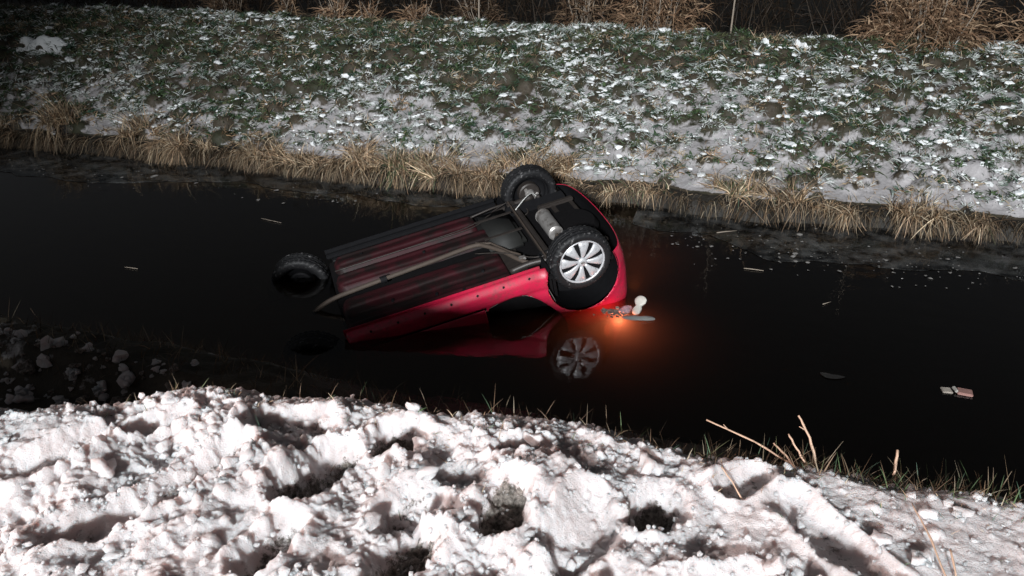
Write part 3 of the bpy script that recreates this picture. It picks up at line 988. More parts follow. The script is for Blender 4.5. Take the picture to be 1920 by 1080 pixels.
bm = bmesh.new(); add_box(bm, (-.497, -.62 + .14, .42), (.05, .07, .05), bev=.012); bm_obj('tow_cover', bm, M['black'], car)

# lines, straps, shields and members that crowd the underside
for pts, r_, m_, nm in [([(2.2, .385, .19), (1.4, .385, .185), (.75, .39, .19), (.45, .56, .17), (.28, .60, .14)], .006, 'axle', 'brake_line'), ([(2.2, .40, .195), (1.3, .402, .19), (.8, .43, .19), (.5, .50, .165)], .005, 'axle', 'fuel_line'),
                        ([(.85, -.12, .18), (.60, -.30, .16), (.36, -.52, .17), (.10, -.58, .15)], .006, 'axle', 'brake_cable'), ([(.70, .62, .20), (.45, .62, .17), (.2, .66, .19)], .012, 'axle', 'filler_hose')]:
    bm = bmesh.new(); add_tube(bm, smooth_path(pts, 5), r_, 6); bm_obj(nm, bm, M[m_], car, True)
for y in (.05, .42):
    bm = bmesh.new(); add_box(bm, (.50, y, .166), (.40, .035, .008), bev=.002); bm_obj('tank_strap', bm, M['axle'], car)
bm = bmesh.new(); add_box(bm, (.60, -.35, .245), (.30, .42, .012), Matrix.Rotation(rad(5), 3, 'Y'), .004); bm_obj('heat_shield', bm, M['axle'], car)
bm = bmesh.new(); add_box(bm, (-.16, .0, .275), (.05, 1.0, .04), bev=.01); bm_obj('cross_member', bm, M['axle'], car)
bm = bmesh.new(); add_box(bm, (-.36, .0, .285), (.05, .9, .05), bev=.012); bm_obj('bumper_beam', bm, M['axle'], car)
for s in (-1, 1):
    bm = bmesh.new(); add_box(bm, (-.20, s * .47, .255), (.40, .06, .05), bev=.012); bm_obj('chassis_rail', bm, M['axle'], car)
bm = bmesh.new(); add_tube(bm, [(-.33 + .028 * math.cos(a), -.42, .235 + .028 * math.sin(a)) for a in np.linspace(0, 6.0, 16)], .007, 6); bm_obj('tow_eye', bm, M['axle'], car, True)

# ---- wheels
def tyre_mesh():
    bm = bmesh.new()
    R_ = .302
    prof = [(.215, .080), (.222, .092), (.236, .098), (.258, .100), (.275, .097), (.288, .090), (.296, .078), (R_ - .001, .064), (R_ - .009, .060), (R_ - .009, .053), (R_, .049), (R_ + .001, .022), (R_ - .008, .019), (R_ - .008, .012), (R_ + .001, .008)]
    prof = prof + [(r, -y) for r, y in prof[::-1]]
    n = len(prof)
    lug = {5: .010, 6: .009, 7: .008, n - 6: .010, n - 7: .009, n - 8: .008, 10: .007, 11: .006, n - 11: .007, n - 12: .006, 14: .006, n - 15: .006}
    add_lathe(bm, prof, 108, lambda s, i: -lug.get(i, 0) if s % 3 == (0 if i < n / 2 else 1) else 0)
    bmesh.ops.recalc_face_normals(bm, faces=bm.faces)
    for f in bm.faces:
        f.smooth = f.calc_center_median().length > 0
    me = bpy.data.meshes.new('tyre'); bm.to_mesh(me); bm.free()
    return me


def petal_mesh():
    """one broad hubcap spoke pointing along +z, outer face towards -y"""
    bm = bmesh.new()
    rr = [.042, .067, .10, .139, .172, .196, .207]
    hw = [.013, .018, .026, .036, .046, .053, .050]
    bulge = [.006, .012, .018, .020, .016, .008, .0]
    top, bot = [], []
    for r, w, b in zip(rr, hw, bulge):
        row = []
        for u_ in (-1, -.86, -.35, .35, .86, 1):
            e = .010 if abs(u_) == 1 else (.002 if abs(u_) > .8 else 0)
            row.append(bm.verts.new((u_ * w, -b + e, math.sqrt(max(r * r - (u_ * w) ** 2 * .8, 0)))))
        top.append(row)
    for a, b in zip(top, top[1:]):
        for k in range(5):
            bm.faces.new((a[k], a[k + 1], b[k + 1], b[k]))
    ret = bmesh.ops.extrude_face_region(bm, geom=bm.faces[:])
    for e in ret['geom']:
        if isinstance(e, bmesh.types.BMVert):
            e.co.y += .012
    bmesh.ops.recalc_face_normals(bm, faces=bm.faces)
    for f in bm.faces:
        f.smooth = True
    me = bpy.data.meshes.new('spoke'); bm.to_mesh(me); bm.free()
    return me


TY, PET = tyre_mesh(), petal_mesh()
TY.materials.append(M['tyre']); PET.materials.append(M['silver'])
wheel_spots = [((0, -.735, .18), 0, 8, 12), ((0, .735, .18), math.pi, 8, 0), ((2.57, -.725, .37), .22, 0, 5), ((2.57, .725, .37), math.pi + .22, 0, 0)]  # front pair: spokes left off, parts coloured black to imitate shade
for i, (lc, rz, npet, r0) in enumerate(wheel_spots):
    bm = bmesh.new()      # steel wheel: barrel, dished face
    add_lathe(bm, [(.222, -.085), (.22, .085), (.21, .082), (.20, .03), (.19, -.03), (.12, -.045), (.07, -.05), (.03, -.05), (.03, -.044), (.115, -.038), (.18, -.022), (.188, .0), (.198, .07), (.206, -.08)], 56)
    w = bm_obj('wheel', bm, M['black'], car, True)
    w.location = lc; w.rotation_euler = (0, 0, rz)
    t = link('tyre', TY, None, w); t.rotation_euler = (0, rad(17 * i), 0)
    bm = bmesh.new()
    add_lathe(bm, [(.225, -.088), (.222, -.097), (.214, -.099), (.206, -.090), (.206, -.080), (.222, -.080)], 64)
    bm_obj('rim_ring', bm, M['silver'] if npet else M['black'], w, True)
    bm = bmesh.new(); add_lathe(bm, [(.0005, -.075), (.205, -.070), (.205, -.064), (.0005, -.066)], 48, closed=True)
    bm_obj('hubcap_back', bm, M['black'], w)
    for k in range(npet):
        s = link('spoke', PET, None, w)
        s.location = (0, -.0855, 0); s.rotation_euler = (0, rad(45 * k + r0), 0)
    bm = bmesh.new(); add_lathe(bm, [(.0005, -.108), (.028, -.106), (.040, -.100), (.046, -.090), (.046, -.07), (.0005, -.07)], 32)
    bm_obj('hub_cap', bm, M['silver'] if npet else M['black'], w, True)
    bm = bmesh.new(); add_lathe(bm, [(.0005, -.1115), (.021, -.1105), (.023, -.108), (.0005, -.107)], 24)
    for v in bm.verts:
        v.co.z *= .62
    if npet:
        bm_obj('hub_emblem', bm, M['steel'], w)
    else:
        bm.free()
    bm = bmesh.new(); add_lathe(bm, [(.0005, .045), (.105, .045), (.118, .035), (.12, -.03), (.0005, -.03)], 40)
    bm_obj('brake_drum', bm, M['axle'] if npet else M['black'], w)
    bm = bmesh.new()      # backing plate with its cast arms, pale in the lamp light on the far rear wheel; black in front as painted shade
    add_box(bm, (.03, .056, .05), (.15, .02, .035), Matrix.Rotation(rad(35), 3, 'Y'), .006)
    add_box(bm, (-.03, .058, -.02), (.035, .02, .13), Matrix.Rotation(rad(12), 3, 'Y'), .006)
    add_tube(bm, [(0, .04, 0), (0, .075, 0)], [.055, .045], 18)
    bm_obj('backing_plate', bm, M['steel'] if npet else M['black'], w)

# ---- the one tail lamp still burning, just under the surface
bm = bmesh.new(); add_box(bm, (0, 0, 0), (.05, .15, .08), bev=.02)
tl = bm_obj('tail_light', bm, None, car, True)
tm, N, Lk, B = mat('lit_tail_lamp')
B.inputs['Base Color'].default_value = (.5, .02, .01, 1)
B.inputs['Emission Color'].default_value = (1.0, .16, .05, 1)
B.inputs['Emission Strength'].default_value = 0.5
nzt = noise(N, Lk, 30, 2); Lk.new(ramp(N, Lk, nzt.outputs[0], [(0.3, 0.2), (0.7, 0.4)]).outputs[0], B.inputs['Roughness'])
tl.data.materials.append(tm)
bpy.context.view_layer.update()
tl.location = car.matrix_world.inverted() @ Vector((-1.0, 6.80, -.30)); tl.rotation_euler = (0, 0, rad(25))
ld = bpy.data.lights.new('tail_lamp_light', 'POINT')
ld.energy = 5.2; ld.color = (1.0, .27, .15); ld.shadow_soft_size = .05
lo = bpy.data.objects.new('tail_lamp_light', ld); COL.objects.link(lo)
lo.location = (-0.86, 6.58, -0.06)

# the other tail lamp, on the far corner and deeper
tl2 = link('tail_light', tl.data, None, car)
tl2.location = car.matrix_world.inverted() @ Vector((-1.62, 7.92, -.22)); tl2.rotation_euler = (0, 0, rad(-25))
ld2 = bpy.data.lights.new('tail_lamp_light', 'POINT')
ld2.energy = 3.0; ld2.color = (1.0, .27, .10); ld2.shadow_soft_size = .05
lo2 = bpy.data.objects.new('tail_lamp_light', ld2); COL.objects.link(lo2)
lo2.location = (-0.95, 8.40, -0.55)

# ------------------------------------------------------------------ vegetation of the far bank
STRAW = np.array([[.56, .43, .29], [.44, .31, .19], [.68, .56, .40], [.34, .22, .13], [.52, .36, .24]])
GREEN = np.array([[.052, .088, .042], [.07, .11, .048], [.042, .07, .038], [.10, .11, .055], [.055, .10, .068]])
FROST = np.array([[.62, .66, .65], [.78, .80, .80], [.48, .54, .51]])


def pick(pal, n, j=0.25):
    c = pal[rng.integers(0, len(pal), n)] * (1 + j * (rng.random((n, 1)) * 2 - 1))
    return c


# low weeds, too many to count: leaves springing from the humps, green below, frosted above
parts = []
sel = rng.random(len(bx)) < 0.92
wx_, wy_, wr_ = bx[sel], by[sel], br[sel]
nl_ = (14 + wr_ * 230).astype(int)
ii = np.repeat(np.arange(len(wx_)), nl_)
n = len(ii)
a = rng.random(n) * 2 * np.pi; rr = wr_[ii] * np.sqrt(rng.random(n)) * 1.05
px_, py_ = wx_[ii] + rr * np.cos(a), wy_[ii] + rr * np.sin(a)
Pw = np.stack([px_, py_, far_z(px_, py_) - 0.005], -1)
out = np.stack([np.cos(a) * (.35 + .8 * rr / wr_[ii]), np.sin(a) * (.35 + .8 * rr / wr_[ii]), .45 + .6 * rng.random(n)], -1)
out += rng.normal(size=(n, 3)) * .25
out /= np.linalg.norm(out, axis=1, keepdims=True)
tuftcol = GREEN[rng.integers(0, len(GREEN), len(wx_))]
dryt = rng.random(len(wx_)) < (0.12 + 0.35 * sstep(10.8, 10.0, wy_))
tuftcol[dryt] = STRAW[rng.integers(0, len(STRAW), dryt.sum())] * .7
Cw = tuftcol[ii] * (1 + .35 * (rng.random((n, 1)) * 2 - 1))
ftuft = rng.random(len(wx_)) < (.24 + .40 * sstep(-.16, .16, fbm(wx_ * .55, wy_ * .9, 3, 501)) - .10 * sstep(12.4, 13.4, wy_))
fr = rng.random(n) < np.where(ftuft[ii], .82, .07)
tip = Cw.copy(); tip[fr] = pick(FROST, fr.sum()); Cw[fr] = Cw[fr] * .4 + tip[fr] * .6
parts.append(blades(Pw, out, rng.uniform(.05, .18, n), rng.uniform(.006, .019, n), rng.uniform(.15, .9, n), 2, Cw, tip))
# broad-leaved rosettes
nr = 900
rx, ry = rng.uniform(-16, 6.5, nr), rng.uniform(10.0, 14.2, nr)
ii = np.repeat(np.arange(nr), 13); n = len(ii)
a = rng.random(n) * 2 * np.pi
Pr = np.stack([rx[ii] + rng.normal(size=n) * .03, ry[ii] + rng.normal(size=n) * .03, far_z(rx[ii], ry[ii]) + .01], -1)
Dr = np.stack([np.cos(a), np.sin(a), .35 + .8 * rng.random(n)], -1); Dr /= np.linalg.norm(Dr, axis=1, keepdims=True)
Cr = GREEN[rng.integers(0, len(GREEN), nr)][ii] * (1.0 + .6 * rng.random((n, 1)))
fro = rng.random(n) < np.where((rng.random(nr) < .4)[ii], .6, .1)
tr_ = Cr.copy(); tr_[fro] = pick(FROST, fro.sum())
side_r = np.stack([-np.sin(a), np.cos(a), np.zeros(n)], -1)
parts.append(blades(Pr, Dr, rng.uniform(.07, .16, n), rng.uniform(.022, .045, n), rng.uniform(.2, .8, n), 3, Cr, tr_, side=side_r))
# thin upright grass among them
n = 9000
gx_ = rng.uniform(-19, 7, n); gy_ = rng.uniform(9.75, 14.3, n)
Pg = np.stack([gx_, gy_, far_z(gx_, gy_)], -1)
Cg = np.where(rng.random((n, 1)) < .5, pick(GREEN, n), pick(STRAW, n) * .8)
parts.append(blades(Pg, randdir(n, 1, .9), rng.uniform(.06, .20, n), rng.uniform(.004, .010, n), rng.uniform(.05, .4, n), 2, Cg))
V, F, C = cat_geo(parts)
tag(link('bank_weeds', np_mesh('bank_weeds', V, F, C), M['leaf']), 'low frosted weeds and grass covering the far bank', 'weeds', kind='stuff')

# little caps of old snow on the humps
cs = rng.random(len(bx)) < (.30 + .42 * sstep(-.16, .16, fbm(bx * .55, by * .9, 3, 501)) - .25 * sstep(-7, -14, bx) - .15 * sstep(12.4, 13.4, by))
cx_, cy2, cr_ = bx[cs], by[cs], br[cs]
k_ = 6
cx_ = np.repeat(cx_, k_) + rng.normal(size=len(cx_) * k_) * np.repeat(cr_, k_) * .6
cy2 = np.repeat(cy2, k_) + rng.normal(size=len(cy2) * k_) * np.repeat(cr_, k_) * .6
cr2 = np.repeat(cr_, k_) * .12 * rng.random(len(cx_)) ** -.5; cr2 = np.minimum(cr2, .06)
Pc = np.stack([cx_, cy2, far_z(cx_, cy2) + .012 + .25 * cr2], -1)
V, F, k = lumps(Pc, cr2, .42, .9)
tag(link('snow_caps', np_mesh('snow_caps', V, F, smooth=False), M['cap']), 'small caps of old snow on the weed humps of the far bank', 'snow', kind='stuff')

# hanging fringe of dead grass along the far water's edge
n = 24000
ex_ = rng.uniform(-15, 6, n)
dens = fbm(ex_ * 1.6, ex_ * 0 + 9, 3, 221)
dens2 = fbm(ex_ * 5.5, ex_ * 0 + 4, 2, 225)


def gaps(x):
    return sstep(-.22, .12, fbm(x * 1.25, x * 0 + 7.7, 3, 229) + .10 * sstep(-2.5, -3.5, x) - .06 * sstep(-.5, .5, x))


kp = rng.random(n) < (.04 + 1.0 * sstep(-.24, .14, dens + .6 * dens2)) * (.15 + .85 * gaps(ex_))
ex_ = ex_[kp]; dens, dens2 = dens[kp], dens2[kp]; n = len(ex_)
dl = (.45 + .85 * sstep(-.4, .5, dens + .7 * dens2))
ey_ = 9.60 + edge_off(ex_) + rng.normal(size=n) * .05 + .03 + rng.exponential(.10, n) * (dens2 > .05)
ez_ = np.maximum(np.clip(.10 + .14 * rng.random(n), .06, .26), (far_z(ex_, ey_) - .01) * (ey_ - edge_off(ex_) > 9.72))
Pe = np.stack([ex_, ey_, ez_], -1)
De = np.stack([rng.normal(size=n) * .6 + .5 * dens2, -.55 - .4 * rng.random(n), .35 + .5 * rng.random(n)], -1); De /= np.linalg.norm(De, axis=1, keepdims=True)
dark = (rng.random((n, 1)) ** 1.6 * 1.1 + .18) * (.55 + .6 * sstep(-.3, .4, dens2))[:, None]
V, F, C = blades(Pe, De, rng.uniform(.14, .42, n) * dl, rng.uniform(.005, .015, n), rng.uniform(.5, 1.7, n), 4, pick(STRAW, n) * dark)
n = 15000
ux_ = rng.uniform(-15, 6, n)
kp = rng.random(n) < .25 + .75 * gaps(ux_); ux_ = ux_[kp]; n = len(ux_)
uy_ = 9.655 + edge_off(ux_) + rng.normal(size=n) * .03
Pu = np.stack([ux_, uy_, far_z(ux_, uy_) + .01], -1)
Du = np.stack([rng.normal(size=n) * .5, -.6 - .4 * rng.random(n), .15 + .45 * rng.random(n)], -1); Du /= np.linalg.norm(Du, axis=1, keepdims=True)
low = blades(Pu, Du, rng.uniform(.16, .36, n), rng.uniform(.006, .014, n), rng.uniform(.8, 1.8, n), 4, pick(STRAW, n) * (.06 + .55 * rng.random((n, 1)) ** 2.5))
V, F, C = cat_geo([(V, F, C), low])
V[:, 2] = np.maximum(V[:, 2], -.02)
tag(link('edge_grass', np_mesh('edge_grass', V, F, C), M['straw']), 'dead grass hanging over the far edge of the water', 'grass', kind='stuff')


def tussock(x, y, label, n=170, h=.38, w=.20, hang=.5, green=0.0, z=None, cat='grass tuft', grp='dry grass tufts along the far water edge', name='grass_tussock', pal=STRAW, bw=.011):
    zz = float(far_z(np.array([x]), np.array([y]))[0]) if z is None else z
    nsub = int(rng.integers(4, 8))
    sub = rng.integers(0, nsub, n)
    sc_ = np.stack([rng.normal(size=nsub) * w * .55, rng.normal(size=nsub) * w * .25, np.zeros(nsub)], -1)
    sl_ = rng.normal(size=(nsub, 2)) * .38; sh_ = rng.uniform(.55, 1.2, nsub)
    a = rng.random(n) * 2 * np.pi; r_ = w * np.sqrt(rng.random(n)) * .30
    P_ = sc_[sub] + np.stack([r_ * np.cos(a), r_ * np.sin(a) * .7, -.03 * np.ones(n)], -1)
    hg = (rng.random(n) < .2 + .5 * hang) * rng.random(n)
    D = np.stack([np.cos(a) * r_ / w * 1.2 + rng.normal(size=n) * .30 + sl_[sub, 0], np.sin(a) * r_ / w - 1.2 * hg + rng.normal(size=n) * .2 + .5 * sl_[sub, 1], .85 - .35 * hg + .4 * rng.random(n)], -1)
    D /= np.linalg.norm(D, axis=1, keepdims=True)
    dr = rng.uniform(.05, .5, n) + hg * 1.7
    h = h * sh_[sub]
    C_ = pick(pal, n) * (.25 + 1.45 * rng.random((n, 1)) ** 1.5) * rng.uniform(.7, 1.1, nsub)[sub][:, None]
    if green:
        g = rng.random(n) < green; C_[g] = pick(GREEN, g.sum()) * 1.3
    V, F, C = blades(P_, D, rng.uniform(.55, 1.15, n) * h, rng.uniform(.5, 1.3, n) * bw, dr, 4, C_, curl=np.stack([rng.normal(size=n) * .38, rng.normal(size=n) * .18, np.zeros(n)], -1))
    o = link(name, np_mesh(name, V, F, C), M['straw']); o.location = (x, y, zz)
    return tag(o, label, cat, grp)


def edge_y(x, off):
    return 9.62 + float(edge_off(np.array([x]))[0]) + off


for (x, off, h, w, hang, g, lb) in [
        (-6.45, .16, .42, .26, .6, 0, 'pale fan of dead grass spilling down to the water, leftmost bright tuft'),
        (-6.02, .06, .36, .24, .9, 0, 'straw tuft at the waterline just right of the leftmost bright tuft'),
        (-5.62, .06, .28, .16, .6, 0, 'small straw tuft between two larger ones on the far edge'),
        (-5.10, .28, .55, .30, .8, 0, 'tall brown grass tuft left of the reed clump with green blades'),
        (-4.80, .10, .44, .22, .9, 0, 'drooping straw tuft touching the left side of the green-bladed clump'),
        (-4.32, .14, .50, .26, .5, .28, 'reed clump with several green blades standing at the waterline'),
        (-4.02, .20, .58, .30, .5, .03, 'tallest reed clump on the far edge, left of the raised rear wheel'),
        (-3.70, .05, .36, .22, .7, .05, 'loose straw clump at the waterline right of the tallest reed clump'),
        (-3.12, .10, .40, .20, .5, 0, 'splayed straw clump just left of the raised rear wheel'),
        (-2.85, .40, .52, .26, .5, 0, 'brown grass tuft directly behind the raised rear wheel'),
        (-2.35, .30, .48, .28, .8, 0, 'rusty brown tuft just right of the raised rear wheel'),
        (-1.75, .10, .30, .24, .9, .05, 'short hanging tuft above the red rear bumper'),
        (-1.05, .10, .32, .26, .9, .08, 'hanging straw tuft between the bumper and the green-topped tuft'),
        (-.10, .26, .52, .30, .8, .22, 'broad green-topped grass tuft on the right-hand far edge'),
        (.45, .34, .42, .30, .8, .05, 'russet grass tuft beside the green-topped one'),
        (1.30, .10, .34, .26, .9, 0, 'brown tuft hanging over the edge, middle of the right-hand bank'),
        (2.15, .14, .44, .22, 1.1, 0, 'long limp tuft trailing into the water near the right edge'),
        (2.80, .08, .34, .26, .9, .05, 'straw fringe tuft at the right edge of the picture'),
        (-9.0, .25, .46, .34, .6, 0, 'brown tussock on the shaded left part of the far edge'),
        (-8.0, .15, .40, .36, .8, 0, 'dark tussock overhanging the water left of the bright tufts'),
        (-10.3, .25, .48, .40, .7, 0, 'dim brown tussock second from the left edge'),
        (-11.6, .2, .45, .40, .7, 0, 'dim brown tussock at the left edge of the far bank')]:
    tussock(x, edge_y(x, off * .8), lb, int(230 + 800 * w), h * (1.0 if x < -2 else .76) * rng.uniform(.72, 1.22), w * 1.15, hang, g)

# ------------------------------------------------------------------ dry reeds and bushes along the top
REED = np.array([[.31, .20, .125], [.25, .15, .09], [.40, .28, .18], [.19, .115, .07]])


def bush(x, y, w, h, n, label, dens=1.0, stems=14, tone=1.0):
    z = float(far_z(np.array([x]), np.array([min(y, 15.1)]))[0])
    root = empty('dry_bush', (x, y, z))
    tag(root, label, 'bush', 'dry bushes along the top of the far bank')
    # arching leaves filling a dome
    u = rng.normal(size=(n, 3)); u /= np.linalg.norm(u, axis=1, keepdims=True); u[:, 2] = np.abs(u[:, 2])
    rr = (.25 + .75 * rng.random(n) ** .5)[:, None]
    lob = 1 + .22 * np.sin(u[:, :1] * 5 + x) + .15 * np.sin(u[:, 1:2] * 7 + y)
    P_ = u * rr * lob * np.array([w / 2, w / 2.6, h])
    D = u * .5 + rng.normal(size=(n, 3)) * .45 + np.array([0, -.15, .25]); D /= np.linalg.norm(D, axis=1, keepdims=True)
    V, F, C = blades(P_, D, rng.uniform(.14, .40, n), rng.uniform(.008, .026, n), rng.uniform(.2, .9, n), 3, pick(REED, n) * tone * (.45 + .9 * rng.random((n, 1))))
    V[:, 2] = np.maximum(V[:, 2], -.02)
    link('leaves', np_mesh('leaves', V, F, C), M['straw'], root)
    bm = bmesh.new()
    for k in range(stems):
        a = random.uniform(0, 6.28); r_ = random.uniform(0, w * .30)
        b = Vector((r_ * math.cos(a), r_ * math.sin(a), -.03)); t = Vector((b.x * random.uniform(1, 2.2) + random.uniform(-.2, .2), b.y + random.uniform(-.2, .2), h * random.uniform(.7, 1.35)))
        add_tube(bm, [b, b.lerp(t, .5) + Vector((random.uniform(-.05, .05), 0, .03)), t], [.009, .007, .003], 5)
    bm_obj('stems', bm, M['bark'], root, True)


bush(2.62, 14.35, 2.1, .9, 2400, 'large rusty-brown bush of arching dry leaves at upper right', stems=26)
bush(-1.6, 14.7, 1.6, 1.1, 1500, 'tall tangled brown bush at the top, right of centre', stems=26)
bush(-2.95, 14.9, 1.1, .9, 520, 'thinner brown bush at the top, just left of the tangled one', stems=18, tone=.6)
bush(4.6, 14.6, 1.2, .8, 800, 'brown bush cut off by the right edge of the picture', stems=12)
bush(-7.75, 14.4, .5, .42, 240, 'small fan-shaped tawny bush at the top, left of centre', stems=10, tone=1.1)
bush(-7.05, 14.45, .36, .36, 150, 'small tawny bush right of the fan-shaped one', stems=8, tone=1.1)
bush(-6.1, 14.55, .65, .34, 240, 'low spreading tawny bush at the top, left of centre', stems=12, tone=1.1)
bush(-9.1, 14.9, .42, .42, 170, 'small pointed bush at the top, left of the fan-shaped one', stems=8)
bush(-10.6, 15.1, 1.0, .5, 260, 'dark brown bush at the top, left third of the picture', stems=12, tone=.5)
bush(-5.0, 15.0, 1.0, .5, 300, 'sparse low bush beneath the thin leaning sapling', stems=10, tone=.4)
tussock(.42, 14.0, 'low russet tuft beside two snow streaks near the top', 150, .34, .34, .3, 0, grp='tufts near the top of the far bank')

# saplings: thin bare trunk with a few twigs
for (x, y, lean, h, lb) in [(-.33, 14.85, .10, 2.3, 'bare pale sapling standing at the top between two brown bushes'), (-4.85, 14.5, .18, 2.0, 'thin leaning sapling at the top, left of centre'), (2.2, 14.9, .12, 2.2, 'thin upright sapling beside the large rusty bush')]:
    root = empty('sapling', (x, y, float(far_z(np.array([x]), np.array([y]))[0])))
    tag(root, lb, 'sapling', 'bare saplings along the top of the far bank')
    bm = bmesh.new(); pts = [Vector((0, 0, -.05)), Vector((lean * .1, 0, h * .3)), Vector((lean * .7, .02, h * .6)), Vector((lean, .0, h))]
    add_tube(bm, smooth_path(pts, 4), list(np.linspace(.018, .006, 13)), 7)
    bm_obj('trunk', bm, M['bark'], root, True)
    for k in range(4):
        t = .25 + .17 * k; b = Vector((lean * t, 0, h * t)); s = (-1) ** k
        bm = bmesh.new(); add_tube(bm, [b, b + Vector((s * .12, .03, .16)), b + Vector((s * .20, .0, .40))], [.007, .005, .002], 5)
        bm_obj('twig', bm, M['bark'], root, True)

# the dim tangle of stems behind
n = 2600
tx = rng.uniform(-22, 10, n); ty_ = rng.uniform(15.0, 18.5, n)
Pt = np.stack([tx, ty_, np.full(n, 1.35)], -1)
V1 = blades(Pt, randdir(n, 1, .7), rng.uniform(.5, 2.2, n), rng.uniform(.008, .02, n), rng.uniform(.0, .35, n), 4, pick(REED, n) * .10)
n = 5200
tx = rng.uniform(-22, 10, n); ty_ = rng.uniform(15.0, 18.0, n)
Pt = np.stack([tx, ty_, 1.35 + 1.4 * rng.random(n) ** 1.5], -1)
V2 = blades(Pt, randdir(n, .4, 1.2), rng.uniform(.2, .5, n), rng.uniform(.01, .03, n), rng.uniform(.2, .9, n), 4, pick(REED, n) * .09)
V, F, C = cat_geo([V1, V2])
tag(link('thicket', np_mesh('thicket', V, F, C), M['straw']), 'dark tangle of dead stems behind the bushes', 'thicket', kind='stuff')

# lit snow remnant at the left edge, streaks near the top right
def snow_patch(x, y, sx_, sy_, label, rot=0.0):
    n1 = 40
    X, Y = np.meshgrid(np.linspace(-1, 1, n1), np.linspace(-1, 1, n1), indexing='ij')
    r_ = np.hypot(X, Y) + .30 * fbm(X * 2 + x, Y * 2 + y, 3, 301)
    wxp = x + X * sx_ * math.cos(rot) - Y * sy_ * math.sin(rot); wyp = y + X * sx_ * math.sin(rot) + Y * sy_ * math.cos(rot)
    Z = far_z(wxp, wyp) + .09 * sstep(1.0, .2, r_) - .05 * (r_ > 1) + .012 * fbm(wxp * 11, wyp * 11, 3, 303)
    o = link('snow_patch', np_mesh('snow_patch', np.stack([wxp, wyp, Z], -1).reshape(-1, 3), grid_faces(n1, n1), smooth=True), M['cap'])
    tag(o, label, 'snow patch', 'leftover snow patches on the far bank')


snow_patch(-12.6, 12.05, .75, .28, 'smooth snow remnant at the left edge of the far bank')
snow_patch(.25, 13.72, .26, .05, 'left one of two snow streaks below the top of the bank', rad(-50))
snow_patch(.80, 13.75, .28, .045, 'right one of two snow streaks below the top of the bank', rad(-50))

# ------------------------------------------------------------------ near bank grass and stalks
n = 3800
sx_ = rng.uniform(-2.3, 2.2, n); yc_ = np.interp(sx_, crest_x, crest_y)
sy_ = yc_ + rng.exponential(.22, n) + .00
zz = np.maximum(slope_h(sx_, sy_), np.array([snow_z(a_, b_) if b_ < 3.0 else -9 for a_, b_ in zip(sx_, sy_)])) - .01
kp = rng.random(n) < .08 + .42 * sstep(-.4, .6, sx_)
Pn = np.stack([sx_, sy_, zz], -1)[kp]; n = len(Pn)
mixg = rng.random((n, 1)) < (.18 + .25 * sstep(0, .8, Pn[:, :1]))
Cn = np.where(mixg, pick(GREEN, n) * 1.1, pick(STRAW, n) * .32)
g1 = blades(Pn, randdir(n, 1, .75), rng.uniform(.04, .15, n) * (.8 + .4 * rng.random(n)), rng.uniform(.0018, .0045, n), rng.uniform(0, .4, n), 3, Cn)
n = 420                                         # blades poking through the snow
sx_ = rng.uniform(-2.2, 1.3, n); sy_ = np.interp(sx_, crest_x, crest_y) - rng.exponential(.10, n)
Pn = np.stack([sx_, sy_, np.array([snow_z(a_, b_) for a_, b_ in zip(sx_, sy_)]) - .01], -1)
g2 = blades(Pn, randdir(n, 1, 1.2), rng.uniform(.02, .07, n), rng.uniform(.002, .004, n), rng.uniform(0, .5, n), 3, np.where(rng.random((n, 1)) < .5, pick(GREEN, n) * 1.3, pick(STRAW, n) * .8))
n = 420                                        # thin dim grass on the earth lip at the left and by the water
sx_ = rng.uniform(-5, -1.6, n); sy_ = 3.55 + rng.normal(size=n) * .12 + .25 * (rng.random(n) < .3)
Pn = np.stack([sx_, sy_, slope_h(sx_, sy_) - .01], -1)
g3 = blades(Pn, randdir(n, 1, .8) + np.array([.18, 0, 0]), rng.uniform(.05, .22, n), rng.uniform(.003, .006, n), rng.uniform(0, .4, n), 3, pick(STRAW, n) * .25)
n = 1500
sx_ = rng.uniform(-5, 4, n); sy_ = rng.uniform(3.6, 4.8, n)
Pn = np.stack([sx_, sy_, slope_h(sx_, sy_) - .01], -1)
g4 = blades(Pn, randdir(n, 1, .9), rng.uniform(.06, .22, n), rng.uniform(.003, .007, n), rng.uniform(0, .5, n), 3, pick(STRAW, n) * .6)
V, F, C = cat_geo([g1, g2, g3, g4])
tag(link('verge_grass', np_mesh('verge_grass', V, F, C), M['leaf']), 'thin grass blades along the near crest above the water', 'grass', kind='stuff')


def stalk(pts, r, label, fork=None):
    b = Vector(pts[0])
    bm = bmesh.new()
    loc = [Vector(p) - b for p in pts]
    sp = smooth_path(loc, 4)
    for i in range(1, len(sp) - 1):
        sp[i] = sp[i] + Vector((random.uniform(-1, 1), random.uniform(-1, 1), random.uniform(-1, 1))) * r * .5
    add_tube(bm, sp, [r * (1 - .35 * i / len(sp)) * random.uniform(.85, 1.15) for i in range(len(sp))], 7)
    if fork:
        i, dv = fork
        add_tube(bm, [sp[i], sp[i] + Vector(dv)], [r * .6, r * .25], 5)
    o = bm_obj('dry_stalk', bm, M['twig'], None, True); o.location = b
    tag(o, label, 'stalk', 'broken dry stalks on the near bank')


